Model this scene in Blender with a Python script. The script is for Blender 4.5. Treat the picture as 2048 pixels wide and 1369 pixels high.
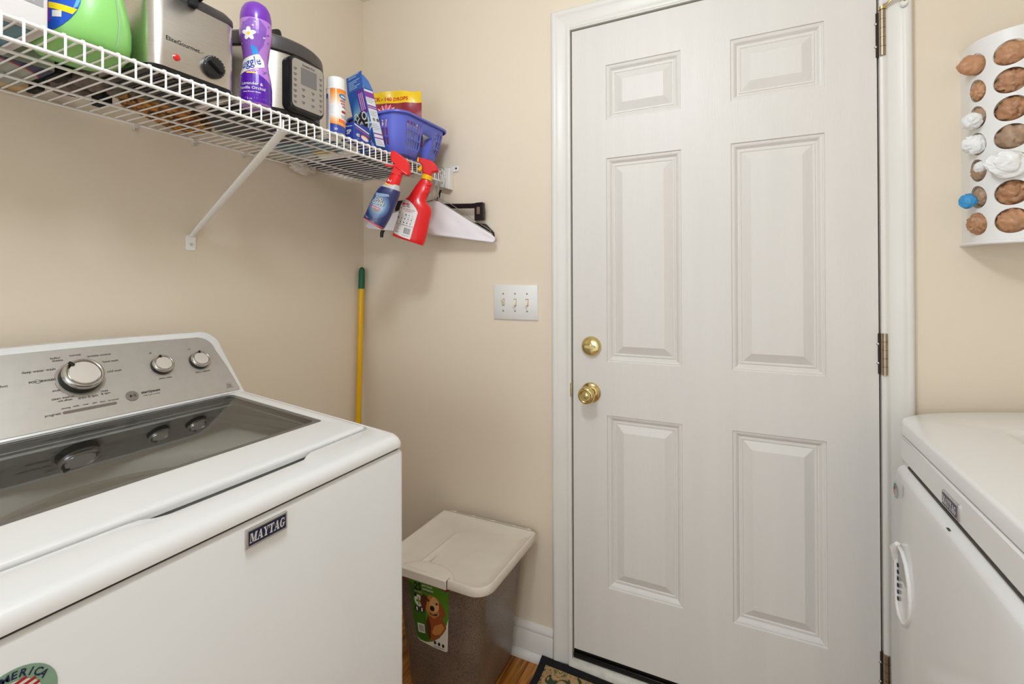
import bpy, bmesh, math, random
from mathutils import Vector, Matrix, noise
from math import sin, cos, pi, radians, sqrt
random.seed(7)
S = bpy.context.scene
COL = S.collection
for _o in list(bpy.data.objects): bpy.data.objects.remove(_o)

# ------------------------------------------------------------------ camera
F = 961.97456; CYP = 561.10528; YAW, PIT, ROL = 0.45382556, 0.00519350, -0.00334213
CAMP = Vector((1.4197585, -1.5156187, 1.2768356))
_d = Vector((-sin(YAW)*cos(PIT), cos(YAW)*cos(PIT), sin(PIT))); _r = Vector((cos(YAW), sin(YAW), 0)); _u = _r.cross(_d)
_r2 = _r*cos(ROL)+_u*sin(ROL); _u2 = _u*cos(ROL)-_r*sin(ROL)
cd = bpy.data.cameras.new('camera'); cam = bpy.data.objects.new('camera', cd); COL.objects.link(cam)
M = Matrix.Identity(4)
for i in range(3): M[i][0] = _r2[i]; M[i][1] = _u2[i]; M[i][2] = -_d[i]; M[i][3] = CAMP[i]
cam.matrix_world = M
cd.sensor_fit = 'HORIZONTAL'; cd.sensor_width = 36; cd.lens = F*36/2048; cd.shift_y = -(684.5-CYP)/2048; cd.clip_start = 0.02
S.camera = cam

# ------------------------------------------------------------------ light
S.view_settings.view_transform = 'Standard'; S.view_settings.look = 'None'; S.view_settings.gamma = 1
S.view_settings.use_curve_mapping = False; S.view_settings.exposure = 0.04
W = bpy.data.worlds.new('world'); S.world = W; W.use_nodes = True
W.node_tree.nodes['Background'].inputs[0].default_value = (0.85, 0.935, 1.0, 1)
W.node_tree.nodes['Background'].inputs[1].default_value = 1.14
def area(name, loc, target, size, power, col, sizey=None, shape='DISK'):
    l = bpy.data.lights.new(name, 'AREA'); l.energy = power; l.color = col; l.size = size; l.shape = shape
    if sizey: l.shape = 'RECTANGLE'; l.size_y = sizey
    o = bpy.data.objects.new(name, l); COL.objects.link(o); o.location = loc
    o.rotation_euler = (Vector(target)-Vector(loc)).to_track_quat('-Z', 'Y').to_euler(); return o
pl_ = bpy.data.lights.new('ceiling_lamp_light', 'POINT'); pl_.energy = 21.5; pl_.color = (0.85, 0.94, 1.02); pl_.shadow_soft_size = .10
po_ = bpy.data.objects.new('ceiling_lamp_light', pl_); COL.objects.link(po_); po_.location = (1.06, -1.20, 2.24)
area('fill_light', (0.75, -3.2, 1.2), (0.6, -0.4, 1.3), 1.2, 13, (0.85, 0.94, 1.02), 1.0)  # unseen fill added behind the camera to lift shelf wires and lower door

# ------------------------------------------------------------------ materials
def lin(c):
    if isinstance(c, str): c = tuple(int(c[i:i+2], 16) for i in (0, 2, 4))
    return tuple(((v/255)/12.92 if v/255 <= .04045 else ((v/255+.055)/1.055)**2.4) for v in c)+(1,)
_mc = {}
def mat(name, col, rough=.5, metal=0., spec=.5, noise_amt=0., nscale=20., bump=0., bscale=200., coat=0., trans=0., sss=0., stretch=None, alpha=1., ior=1.45):
    if name in _mc: return _mc[name]
    m = bpy.data.materials.new(name); _mc[name] = m; m.use_nodes = True
    nt = m.node_tree; b = nt.nodes['Principled BSDF']; c = lin(col)
    b.inputs['Base Color'].default_value = c; b.inputs['Roughness'].default_value = rough; b.inputs['Metallic'].default_value = metal
    b.inputs['Specular IOR Level'].default_value = spec; b.inputs['Coat Weight'].default_value = coat; b.inputs['IOR'].default_value = ior
    b.inputs['Transmission Weight'].default_value = trans; b.inputs['Alpha'].default_value = alpha
    if sss: b.inputs['Subsurface Weight'].default_value = sss; b.inputs['Subsurface Scale'].default_value = .01
    tc = nt.nodes.new('ShaderNodeTexCoord'); vec = tc.outputs['Object']
    if stretch:
        mp = nt.nodes.new('ShaderNodeMapping'); mp.inputs['Scale'].default_value = stretch; nt.links.new(vec, mp.inputs[0]); vec = mp.outputs[0]
    if noise_amt:
        n = nt.nodes.new('ShaderNodeTexNoise'); n.inputs['Scale'].default_value = nscale; n.inputs['Detail'].default_value = 5
        nt.links.new(vec, n.inputs['Vector']); r = nt.nodes.new('ShaderNodeValToRGB')
        r.color_ramp.elements[0].position = .3; r.color_ramp.elements[1].position = .7
        r.color_ramp.elements[0].color = tuple(v*(1-noise_amt) for v in c[:3])+(1,); r.color_ramp.elements[1].color = tuple(min(1, v*(1+noise_amt)) for v in c[:3])+(1,)
        nt.links.new(n.outputs['Fac'], r.inputs[0]); nt.links.new(r.outputs[0], b.inputs['Base Color'])
    if bump:
        n2 = nt.nodes.new('ShaderNodeTexNoise'); n2.inputs['Scale'].default_value = bscale; n2.inputs['Detail'].default_value = 3
        nt.links.new(vec, n2.inputs['Vector']); bp = nt.nodes.new('ShaderNodeBump'); bp.inputs['Strength'].default_value = bump; bp.inputs['Distance'].default_value = .002
        nt.links.new(n2.outputs['Fac'], bp.inputs['Height']); nt.links.new(bp.outputs[0], b.inputs['Normal'])
    return m

def folds(m, scale, dist, stretch=(1, 1, .5)):
    nt = m.node_tree; b = nt.nodes['Principled BSDF']; tc = [n for n in nt.nodes if n.type == 'TEX_COORD'][0]
    mp = nt.nodes.new('ShaderNodeMapping'); mp.inputs['Scale'].default_value = stretch; mp.inputs['Rotation'].default_value = (.5, .4, .3); n = nt.nodes.new('ShaderNodeTexNoise'); n.noise_type = 'RIDGED_MULTIFRACTAL'
    n.inputs['Scale'].default_value = scale; n.inputs['Detail'].default_value = 2; n.inputs['Distortion'].default_value = .5
    bp = nt.nodes.new('ShaderNodeBump'); bp.inputs['Strength'].default_value = 1; bp.inputs['Distance'].default_value = dist
    nt.links.new(tc.outputs['Object'], mp.inputs[0]); nt.links.new(mp.outputs[0], n.inputs['Vector']); nt.links.new(n.outputs['Fac'], bp.inputs['Height']); nt.links.new(bp.outputs[0], b.inputs['Normal']); return m
def wall_mat():
    m = mat('wall_paint', (232, 217, 196), .55, spec=.35, bump=.10, bscale=260)
    nt = m.node_tree; b = nt.nodes['Principled BSDF']; tc = [n for n in nt.nodes if n.type == 'TEX_COORD'][0]
    n = nt.nodes.new('ShaderNodeTexNoise'); n.inputs['Scale'].default_value = 2.2; n.inputs['Detail'].default_value = 4
    r = nt.nodes.new('ShaderNodeValToRGB'); r.color_ramp.elements[0].color = lin((228, 213, 192)); r.color_ramp.elements[1].color = lin((236, 221, 200))
    nt.links.new(tc.outputs['Object'], n.inputs['Vector']); nt.links.new(n.outputs['Fac'], r.inputs[0])
    # little scuffs and nicks in the paint
    v = nt.nodes.new('ShaderNodeTexNoise'); v.inputs['Scale'].default_value = 38; v.inputs['Detail'].default_value = 6; v.inputs['Roughness'].default_value = .7
    g = nt.nodes.new('ShaderNodeValToRGB'); g.color_ramp.elements[0].position = .735; g.color_ramp.elements[0].color = (0, 0, 0, 1); g.color_ramp.elements[1].position = .76; g.color_ramp.elements[1].color = (1, 1, 1, 1)
    nt.links.new(tc.outputs['Object'], v.inputs['Vector']); nt.links.new(v.outputs['Fac'], g.inputs[0])
    mx = nt.nodes.new('ShaderNodeMixRGB'); mx.inputs[2].default_value = lin((150, 138, 120)); nt.links.new(g.outputs[0], mx.inputs[0]); nt.links.new(r.outputs[0], mx.inputs[1])
    nt.links.new(mx.outputs[0], b.inputs['Base Color']); return m
WALL = wall_mat()
CEIL = mat('ceiling_paint', (238, 234, 226), .8)
TRIM = mat('trim_paint', (229, 225, 218), .35, noise_amt=.02, nscale=6, bump=.05, bscale=60)
DOORP = mat('door_paint', (224, 219, 213), .42, noise_amt=.02, nscale=5, bump=.22, bscale=70, stretch=(4, 1, .35))
APPW = mat('appliance_white', (232, 232, 231), .2, coat=.6)
APPG = mat('seam_dark', (70, 66, 60), .7)
STEELP = mat('console_silver', (186, 180, 172), .42, metal=.55, noise_amt=.03, nscale=60)
CHROME = mat('chrome', (215, 212, 208), .16, metal=1.)
CHROMEB = mat('satin_chrome', (205, 200, 194), .38, metal=1.)
BLACKP = mat('black_plastic', (24, 23, 24), .32)
BLACKM = mat('black_matte', (20, 20, 22), .7)
BRASS = mat('brass', (216, 196, 138), .13, metal=1.)
NICKEL = mat('hinge_nickel', (168, 152, 130), .34, metal=1., noise_amt=.1, nscale=80)
WIREW = mat('wire_coating', (244, 240, 234), .35)
WHITEP = mat('white_plastic', (235, 233, 230), .4)
INK = mat('ink_dark', (58, 54, 52), .6)
STEEL = mat('brushed_steel', (200, 194, 186), .30, metal=1., noise_amt=.05, nscale=30, stretch=(1, 1, 14))

# ------------------------------------------------------------------ helpers
def link(o): COL.objects.link(o); return o
def thing(name, label, cat, loc=(0, 0, 0), rot=(0, 0, 0), group=None):
    o = link(bpy.data.objects.new(name, None)); o.empty_display_size = .05; o.location = loc; o.rotation_euler = rot
    o['label'] = label; o['category'] = cat
    if group: o['group'] = group
    return o
def tag(o, label, cat, group=None):
    o['label'] = label; o['category'] = cat
    if group: o['group'] = group
    return o
def wm(o):
    m = Matrix.LocRotScale(o.location, o.rotation_euler, o.scale)
    return wm(o.parent) @ m if o.parent else m
def finish(name, bm, mats, parent=None, world=False, smooth=None, bevel=0., bseg=2, solid=0., sub=0, label=None, kind=None, offs=-1):
    me = bpy.data.meshes.new(name)
    if not solid and name not in ('print', 'label', 'window_glass', 'shell'): bmesh.ops.recalc_face_normals(bm, faces=bm.faces[:])
    if smooth is not None:
        for f in bm.faces: f.smooth = True
        for e in bm.edges:
            if len(e.link_faces) == 2 and e.calc_face_angle(0) > radians(smooth): e.smooth = False
    bm.to_mesh(me); bm.free()
    if not isinstance(mats, (list, tuple)): mats = [mats]
    for m in mats: me.materials.append(m)
    if parent and world: me.transform(wm(parent).inverted())
    o = link(bpy.data.objects.new(name, me))
    if parent: o.parent = parent
    if solid: md = o.modifiers.new('s', 'SOLIDIFY'); md.thickness = solid; md.offset = offs
    if bevel:
        md = o.modifiers.new('b', 'BEVEL'); md.width = bevel; md.segments = bseg; md.limit_method = 'ANGLE'; md.angle_limit = radians(40); md.harden_normals = False
        for p in me.polygons: p.use_smooth = True
        if smooth is None: me.set_sharp_from_angle(angle=radians(50))
    if sub: md = o.modifiers.new('u', 'SUBSURF'); md.levels = sub; md.render_levels = sub
    if label: o['label'] = label
    if kind: o['kind'] = kind
    if name == 'print' and len(me.polygons) > 3: o['kind'] = 'stuff'
    return o
def NB(): return bmesh.new()
def box(bm, x0, x1, y0, y1, z0, z1, mi=0):
    v = [bm.verts.new(p) for p in ((x0, y0, z0), (x1, y0, z0), (x1, y1, z0), (x0, y1, z0), (x0, y0, z1), (x1, y0, z1), (x1, y1, z1), (x0, y1, z1))]
    for q in ((0, 3, 2, 1), (4, 5, 6, 7), (0, 1, 5, 4), (1, 2, 6, 5), (2, 3, 7, 6), (3, 0, 4, 7)):
        bm.faces.new([v[i] for i in q]).material_index = mi
    return v
def loft(bm, rings, cap0=True, cap1=True, closed=True, mi=0):
    R = [[bm.verts.new(p) for p in r] for r in rings]; n = len(R[0])
    for a, b in zip(R[:-1], R[1:]):
        for i in range(n if closed else n-1):
            j = (i+1) % n
            f = bm.faces.new((a[i], a[j], b[j], b[i])); f.material_index = mi
    if cap0: bm.faces.new(list(reversed(R[0]))).material_index = mi
    if cap1: bm.faces.new(R[-1]).material_index = mi
    return R
def frame(d):
    d = Vector(d).normalized(); a = Vector((0, 0, 1)) if abs(d.z) < .9 else Vector((1, 0, 0))
    x = a.cross(d).normalized(); return x, d.cross(x), d
def tube(bm, pts, r, seg=8, cap=True, mi=0, closed=False):
    pts = [Vector(p) for p in pts]; rings = []; n = len(pts)
    px = None
    for i, p in enumerate(pts):
        if closed: d = pts[(i+1) % n]-pts[i-1]
        else: d = (pts[min(i+1, n-1)]-pts[max(i-1, 0)])
        d.normalize()
        if px is None: x, y, _ = frame(d)
        else:
            x = (px-d*px.dot(d)).normalized(); y = d.cross(x)
        px = x; rr = r[i] if isinstance(r, (list, tuple)) else r
        rings.append([p+x*rr*cos(2*pi*k/seg)+y*rr*sin(2*pi*k/seg) for k in range(seg)])
    if closed: rings.append(rings[0])
    loft(bm, rings, cap and not closed, cap and not closed, mi=mi)
def lathe(bm, prof, o=(0, 0, 0), ax=(0, 0, 1), seg=32, mi=0, cap0=True, cap1=True, sx=1., sy=1.):
    x, y, d = frame(ax); o = Vector(o)
    if abs(Vector(ax).normalized().z) > .99: x, y = Vector((1, 0, 0)), Vector((0, 1, 0))*(1 if ax[2] > 0 else -1)
    rings = [[o+d*h+x*r*sx*cos(2*pi*k/seg)+y*r*sy*sin(2*pi*k/seg) for k in range(seg)] for r, h in prof]
    loft(bm, rings, cap0, cap1, mi=mi)
def rrect(x0, x1, y0, y1, r, nc=6, ns=1):
    P = []
    cs = [(x1-r, y0+r, -90), (x1-r, y1-r, 0), (x0+r, y1-r, 90), (x0+r, y0+r, 180)]
    for q, (cx, cy, a0) in enumerate(cs):
        for k in range(nc+1): a = radians(a0+90*k/nc); P.append((cx+r*cos(a), cy+r*sin(a)))
        if ns > 1:
            nx, ny, na = cs[(q+1) % 4]; a = radians(a0+90); p0 = (cx+r*cos(a), cy+r*sin(a)); a = radians(na); p1 = (nx+r*cos(a), ny+r*sin(a))
            for k in range(1, ns): t = k/ns; P.append((p0[0]+(p1[0]-p0[0])*t, p0[1]+(p1[1]-p0[1])*t))
    return P
def prism(bm, poly, f0, f1, mi=0):
    loft(bm, [[f0(*p) for p in poly], [f1(*p) for p in poly]], mi=mi)
def ell(cx, cy, rx, ry, n=28, rot=0.):
    c, s = cos(radians(rot)), sin(radians(rot))
    return [(cx+rx*cos(2*pi*k/n)*c-ry*sin(2*pi*k/n)*s, cy+rx*cos(2*pi*k/n)*s+ry*sin(2*pi*k/n)*c) for k in range(n)]
_tc = {}
def text_mesh(s, size, bold=0., shear=0., align='CENTER', spacing=1., sx=1.):
    k = (s, size, bold, shear, align, spacing)
    if k in _tc: return _tc[k]
    c = bpy.data.curves.new('t', 'FONT'); c.body = s; c.size = size; c.offset = bold*size; c.shear = shear; c.align_x = align; c.space_character = spacing; c.resolution_u = 2
    o = link(bpy.data.objects.new('t', c)); dg = bpy.context.evaluated_depsgraph_get(); me = o.evaluated_get(dg).to_mesh()
    V = [(v.co.x, v.co.y) for v in me.vertices]; P = [tuple(p.vertices) for p in me.polygons]
    o.evaluated_get(dg).to_mesh_clear(); bpy.data.objects.remove(o); bpy.data.curves.remove(c)
    _tc[k] = (V, P); return V, P
class Decal:
    """flat print laid on a surface: f(u,v)->(point, normal)"""
    def __init__(s, f, cut=0., eps=.0002, base=.0003): s.f = f; s.bm = NB(); s.mats = []; s.cut = cut; s.eps = eps; s.base = base; s.lay = 0
    def _add(s, V, P, m, layer):
        if m not in s.mats: s.mats.append(m)
        mi = s.mats.index(m); b = NB(); vs = [b.verts.new((x, y, 0)) for x, y in V]
        for p in P:
            try: b.faces.new([vs[i] for i in p])
            except ValueError: pass
        if s.cut:
            xs = [v[0] for v in V]; x = math.floor(min(xs)/s.cut)*s.cut+s.cut
            while x < max(xs):
                bmesh.ops.bisect_plane(b, geom=b.verts[:]+b.edges[:]+b.faces[:], plane_co=(x, 0, 0), plane_no=(1, 0, 0)); x += s.cut
            ys = [v[1] for v in V]; c2 = s.cut*1.5; x = math.floor(min(ys)/c2)*c2+c2
            while x < max(ys):
                bmesh.ops.bisect_plane(b, geom=b.verts[:]+b.edges[:]+b.faces[:], plane_co=(0, x, 0), plane_no=(0, 1, 0)); x += c2
        mp = {}
        for v in b.verts:
            p, n = s.f(v.co.x, v.co.y); mp[v] = s.bm.verts.new(Vector(p)+Vector(n)*(s.base+s.eps*layer))
        for f in b.faces:
            vs = [mp[v] for v in f.verts]
            if f.normal.z < 0: vs.reverse()
            s.bm.faces.new(vs).material_index = mi
        b.free()
    def poly(s, pts, m, layer=0): s._add(pts, [tuple(range(len(pts)))], m, layer); return s
    def rect(s, x0, x1, y0, y1, m, layer=0): return s.poly([(x0, y0), (x1, y0), (x1, y1), (x0, y1)], m, layer)
    def circ(s, cx, cy, r, m, layer=0, ry=None, rot=0, n=28): return s.poly(ell(cx, cy, r, ry or r, n, rot), m, layer)
    def line(s, a, b, w, m, layer=0):
        dx, dy = b[0]-a[0], b[1]-a[1]; L = math.hypot(dx, dy); nx, ny = -dy/L*w/2, dx/L*w/2
        return s.poly([(a[0]-nx, a[1]-ny), (b[0]-nx, b[1]-ny), (b[0]+nx, b[1]+ny), (a[0]+nx, a[1]+ny)], m, layer)
    def text(s, t, x, y, size, m, layer=1, rot=0., bold=0., shear=0., align='CENTER', spacing=1., sx=1.):
        V, P = text_mesh(t, size, bold, shear, align, spacing); c, q = cos(radians(rot)), sin(radians(rot))
        s._add([(x+a*sx*c-b*q, y+a*sx*q+b*c) for a, b in V], P, m, layer); return s
    def done(s, name, parent, world=False, label=None): return finish(name, s.bm, s.mats, parent, world, label=label)
def planemap(o, u, v):
    o, u, v = Vector(o), Vector(u).normalized(), Vector(v).normalized(); n = u.cross(v)
    return lambda a, b: (o+u*a+v*b, n)
def crumple(bm, c, r, amp, freq, seed, sub=4, fold=1., mi=0, sq=(1, 1, 1)):
    b = NB(); bmesh.ops.create_icosphere(b, subdivisions=sub, radius=1.)
    off = Vector((seed*3.7, seed*1.9, seed*5.1)); mp = {}
    for v in b.verts:
        p = v.co.copy(); q = p*freq+off; q2 = q+noise.noise_vector(q*.8)*fold
        q2 = Vector((q2.x*1.5, q2.y*1.2, q2.z*.8)); h = 1-abs(noise.noise(q2))*2.4; h2 = 1-abs(noise.noise(q2*2.6+Vector((5, 1, 2))))*2.0
        h = abs(noise.noise(q2))*2.4; k = .96+amp*.5*(min(h, 1)-.5)+amp*.2*(h2-.5)
        mp[v] = bm.verts.new(Vector(c)+Vector((p.x*k*r*sq[0], p.y*k*r*sq[1], p.z*k*r*sq[2])))
    for f in b.faces: bm.faces.new([mp[v] for v in f.verts]).material_index = mi
    b.free()
def copytree(o, parent=None):
    c = o.copy(); link(c); c.parent = parent
    for ch in list(o.children): copytree(ch, c)
    return c
def struct(o): o['kind'] = 'structure'; return o
def quadgrid(bm, us, vs, f, hole=lambda i, j: False, mi=0):
    g = {}
    def gv(i, j):
        if (i, j) not in g: g[i, j] = bm.verts.new(f(us[i], vs[j]))
        return g[i, j]
    for i in range(len(us)-1):
        for j in range(len(vs)-1):
            if not hole(i, j): bm.faces.new((gv(i, j), gv(i+1, j), gv(i+1, j+1), gv(i, j+1))).material_index = mi

# ------------------------------------------------------------------ room shell
RX, RY, RZ = 2.50, -2.60, 2.44
DX0, DX1, DZ0, DZ1 = .9038, 1.7222, .075, 2.107     # door slab
b = NB(); box(b, -.12, RX+.12, RY, .12, -.10, -.004); struct(finish('floor', b, mat('subfloor', (150, 96, 44), .5)))
FLOOR = bpy.data.objects['floor']
b = NB(); box(b, -.12, RX+.12, RY, .12, RZ, RZ+.08); struct(finish('ceiling', b, CEIL))
b = NB(); box(b, -.12, 0, RY, .12, -.004, RZ); struct(finish('wall_left', b, WALL))
b = NB(); box(b, RX, RX+.12, RY, .12, -.004, RZ); struct(finish('wall_right', b, WALL))
b = NB(); box(b, 0, DX0-.012, 0, .12, -.004, RZ); box(b, DX1+.012, RX, 0, .12, -.004, RZ); box(b, DX0-.012, DX1+.012, 0, .12, DZ1+.012, RZ)
struct(finish('wall_back', b, WALL))
b = NB(); box(b, 0, .40, RY-.12, RY, -.004, RZ); box(b, 2.30, RX, RY-.12, RY, -.004, RZ); box(b, .40, 2.30, RY-.12, RY, 2.10, RZ); struct(finish('wall_front', b, WALL))

# oak strip floor: every strip is a piece of the floor
def wood(name, c1, c2, seed):
    m = bpy.data.materials.new(name); m.use_nodes = True; nt = m.node_tree; bs = nt.nodes['Principled BSDF']; bs.inputs['Roughness'].default_value = .32
    tc = nt.nodes.new('ShaderNodeTexCoord'); oi = nt.nodes.new('ShaderNodeObjectInfo'); mp = nt.nodes.new('ShaderNodeMapping'); mp.inputs['Scale'].default_value = (60, 3.2, 10)
    ad = nt.nodes.new('ShaderNodeVectorMath'); nt.links.new(tc.outputs['Object'], ad.inputs[0]); nt.links.new(oi.outputs['Location'], ad.inputs[1]); nt.links.new(ad.outputs[0], mp.inputs[0])
    n = nt.nodes.new('ShaderNodeTexNoise'); n.inputs['Scale'].default_value = 1.6; n.inputs['Detail'].default_value = 6; n.inputs['Distortion'].default_value = .6; nt.links.new(mp.outputs[0], n.inputs['Vector'])
    r = nt.nodes.new('ShaderNodeValToRGB'); r.color_ramp.elements[0].position = .36; r.color_ramp.elements[1].position = .62; r.color_ramp.elements[0].color = lin(c1); r.color_ramp.elements[1].color = lin(c2)
    nt.links.new(n.outputs['Fac'], r.inputs[0])
    hs = nt.nodes.new('ShaderNodeHueSaturation'); mr = nt.nodes.new('ShaderNodeMapRange'); mr.inputs['To Min'].default_value = .72; mr.inputs['To Max'].default_value = 1.15
    nt.links.new(oi.outputs['Random'], mr.inputs['Value']); nt.links.new(mr.outputs[0], hs.inputs['Value']); nt.links.new(r.outputs[0], hs.inputs['Color']); nt.links.new(hs.outputs[0], bs.inputs['Base Color']); return m
OAK = wood('oak', (140, 80, 24), (208, 140, 58), 1)
_pm = {}
def plank(x, y0, L):
    L = round(L, 2)
    if L not in _pm:
        bb = NB(); box(bb, .0005, .0567, .0006, L-.0006, -.004, 0.0); me = bpy.data.meshes.new('plank'); bmesh.ops.bevel(bb, geom=[e for e in bb.edges if all(v.co.z > -.001 for v in e.verts)], offset=.0006, segments=1, affect='EDGES')
        bb.to_mesh(me); bb.free(); me.materials.append(OAK); _pm[L] = me
    o = link(bpy.data.objects.new('plank', _pm[L])); o.location = (x, y0, 0); o.parent = FLOOR
i = 0; x = .0105
rr = random.Random(3)
while x < RX-.05:
    y = -2.6+rr.choice((0, .1, .2, .3, .4))
    if y > -2.6: plank(x, -2.6, y+2.6)
    while y < -.001:
        L = rr.choice((.5, .6, .7, .8, .9, 1.0, 1.1))
        if y+L > -.3: L = -y
        if .56 < x < .8 and y < -.25 < y+L and L > .5: L = round(-.13-(x-.56)*.9-y, 2)
        plank(x, y, L); y += L
    x += .0572; i += 1

# mouldings
def extr_prof(bm, prof, path):      # prof: (out, up) list ; path: list of frames (origin, outdir, updir)
    loft(bm, [[Vector(o)+Vector(a)*p+Vector(c)*q for p, q in prof] for o, a, c in path])
BBP = [(0, 0), (.030, 0), (.030, .006), (.027, .014), (.021, .020), (.015, .022), (.0145, .085), (.012, .089), (.014, .094), (.013, .101), (.008, .109), (.004, .113), (0, .114)]
b = NB(); extr_prof(b, BBP, [((0, 0, 0), (0, -1, 0), (0, 0, 1)), ((.834, 0, 0), (0, -1, 0), (0, 0, 1))]); struct(finish('baseboard_back', b, TRIM, smooth=50))
b = NB(); extr_prof(b, BBP, [((0, RY, 0), (1, 0, 0), (0, 0, 1)), ((0, -.0, 0), (1, 0, 0), (0, 0, 1))]); struct(finish('baseboard_left', b, TRIM, smooth=50))
b = NB(); extr_prof(b, BBP, [((1.797, 0, 0), (0, -1, 0), (0, 0, 1)), ((RX, 0, 0), (0, -1, 0), (0, 0, 1))]); struct(finish('baseboard_right', b, TRIM, smooth=50))
# colonial casing: (across from inner edge, out from wall)
CP = [(0, 0), (0, .009), (.004, .011), (.009, .0115), (.013, .0095), (.017, .0085), (.040, .013), (.045, .0150), (.050, .0185), (.058, .019), (.062, .017), (.064, .013), (.064, 0)]
XI0, XI1, ZI = .8985, 1.7285, 2.116
def V3(x, y, z): return Vector((x, y, z))
b = NB(); loft(b, [[V3(XI0-p, -q, .02) for p, q in CP], [V3(XI0-p, -q, ZI+p) for p, q in CP]]); struct(finish('trim_1', b, TRIM, smooth=40))
b = NB(); loft(b, [[V3(XI0-p, -q, ZI+p) for p, q in CP], [V3(XI1+p, -q, ZI+p) for p, q in CP]]); struct(finish('trim_2', b, TRIM, smooth=40))
b = NB(); loft(b, [[V3(XI1+p, -q, ZI+p) for p, q in CP], [V3(XI1+p, -q, .0) for p, q in CP]]); struct(finish('trim_3', b, TRIM, smooth=40))
# jamb (lines the opening), with the dark gap round the slab
b = NB(); box(b, DX0-.013, DX0-.0045, -.008, .12, .03, DZ1+.011); box(b, DX1+.0045, DX1+.013, -.008, .12, .03, DZ1+.011); box(b, DX0-.013, DX1+.013, -.008, .12, DZ1+.0045, DZ1+.013)
box(b, DX0-.005, DX0+.02, .04, .12, .03, DZ1+.01); box(b, DX1-.02, DX1+.005, .04, .12, .03, DZ1+.01); box(b, DX0, DX1, .04, .12, DZ1-.02, DZ1+.005)
struct(finish('trim_4', b, TRIM, bevel=.0008))
# threshold: white wooden nosing and black weather seal
b = NB(); extr_prof(b, [(0, 0), (.016, 0), (.018, .008), (.016, .030), (.010, .038), (0, .041)], [((DX0-.012, 0, 0), (0, -1, 0), (0, 0, 1)), ((DX1+.012, 0, 0), (0, -1, 0), (0, 0, 1))]); box(b, DX0-.012, DX1+.012, 0, .12, 0, .041)
struct(finish('trim_5', b, mat('threshold_paint', (212, 206, 194), .5, noise_amt=.12, nscale=40), smooth=50))
b = NB(); box(b, DX0-.004, DX1+.004, .002, .05, .0412, .058); box(b, DX0-.004, DX1+.004, .010, .05, .058, .0748); SEALM = mat('seal_rubber', (14, 14, 14), .35)
struct(finish('trim_6', b, SEALM, bevel=.002))

# ------------------------------------------------------------------ door
PC = [(DX0+.1136, DX0+.3413), (DX1-.3413, DX1-.1136)]; PR = [(.3012, .8524), (1.0232, 1.6750), (1.7972, 1.9740)]
door = link(bpy.data.objects.new('door_1', None)); door['kind'] = 'structure'; door.location = (DX0, 0, DZ0)
b = NB(); xs = [DX0]+[v for c in PC for v in c]+[DX1]; zs = [DZ0]+[v for r in PR for v in r]+[DZ1]
quadgrid(b, xs, zs, lambda x, z: V3(x, 0, z), lambda i, j: i in (1, 3) and j in (1, 3, 5))
def dq(*p): b.faces.new([b.verts.new(q) for q in p])
T = .044
dq((DX0, 0, DZ0), (DX0, 0, DZ1), (DX0, T, DZ1), (DX0, T, DZ0)); dq((DX1, 0, DZ0), (DX1, T, DZ0), (DX1, T, DZ1), (DX1, 0, DZ1)); dq((DX0, 0, DZ1), (DX1, 0, DZ1), (DX1, T, DZ1), (DX0, T, DZ1)); dq((DX0, 0, DZ0), (DX0, T, DZ0), (DX1, T, DZ0), (DX1, 0, DZ0)); dq((DX0, T, DZ0), (DX0, T, DZ1), (DX1, T, DZ1), (DX1, T, DZ0))
finish('slab', b, DOORP, door, True)
DPF = [(0, 0), (.0008, .0028), (.0028, .0035), (.006, .0030), (.010, .0042), (.0135, .0068), (.0160, .0092), (.0178, .0098), (.0200, .0095), (.0215, .0078), (.0250, .0080), (.0270, .0096), (.0275, .0094), (.0500, .0022), (.0510, .0018)]
for cx in PC:
    for rz in PR:
        b = NB(); R = []
        for d, h in [(d_*1., h_*1.35) for d_, h_ in DPF]: R.append([V3(cx[0]+d, h, rz[0]+d), V3(cx[1]-d, h, rz[0]+d), V3(cx[1]-d, h, rz[1]-d), V3(cx[0]+d, h, rz[1]-d)])
        loft(b, R, cap0=False); finish('panel', b, DOORP, door, True, smooth=9)
# knob and deadbolt
def knob():
    k = thing('door_knob', 'polished brass round door knob below the deadbolt', 'door knob'); k.parent = door; del k['category']
    return k
kx, kz = .9640, .8650+.0
kz = .9205
b = NB(); lathe(b, [(.0325, 0), (.0325, .003), (.030, .0065), (.022, .0105), (.0165, .012)], (kx, 0, kz), (0, -1, 0), 40); rose = finish('rose', b, BRASS, door, True, smooth=30)
b = NB(); lathe(b, [(.0125, .008), (.0125, .026), (.016, .030), (.0225, .036), (.0265, .044), (.0275, .050), (.0262, .056), (.022, .060), (.0195, .0605), (.017, .0590), (.0155, .0562), (.0, .0562)][:-1]+[(.001, .0562)], (kx, 0, kz), (0, -1, 0), 40)
kn = finish('door_knob', b, BRASS, door, True, smooth=40)
b = NB(); lathe(b, [(.0095, .056), (.0095, .0585), (.008, .0595), (.0005, .0595)], (kx, 0, kz), (0, -1, 0), 28); box(b, kx-.0070, kx+.0070, -.0635, -.059, kz-.0018, kz+.0018)
finish('turn_button', b, BRASS, kn, True, smooth=40)
dx, dz = .9665, 1.0705
b = NB(); lathe(b, [(.0325, 0), (.0325, .004), (.031, .009), (.027, .0135), (.020, .0158), (.0105, .0165), (.0005, .0165)], (dx, 0, dz), (0, -1, 0), 40); db = finish('deadbolt', b, BRASS, door, True, smooth=30)
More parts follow.
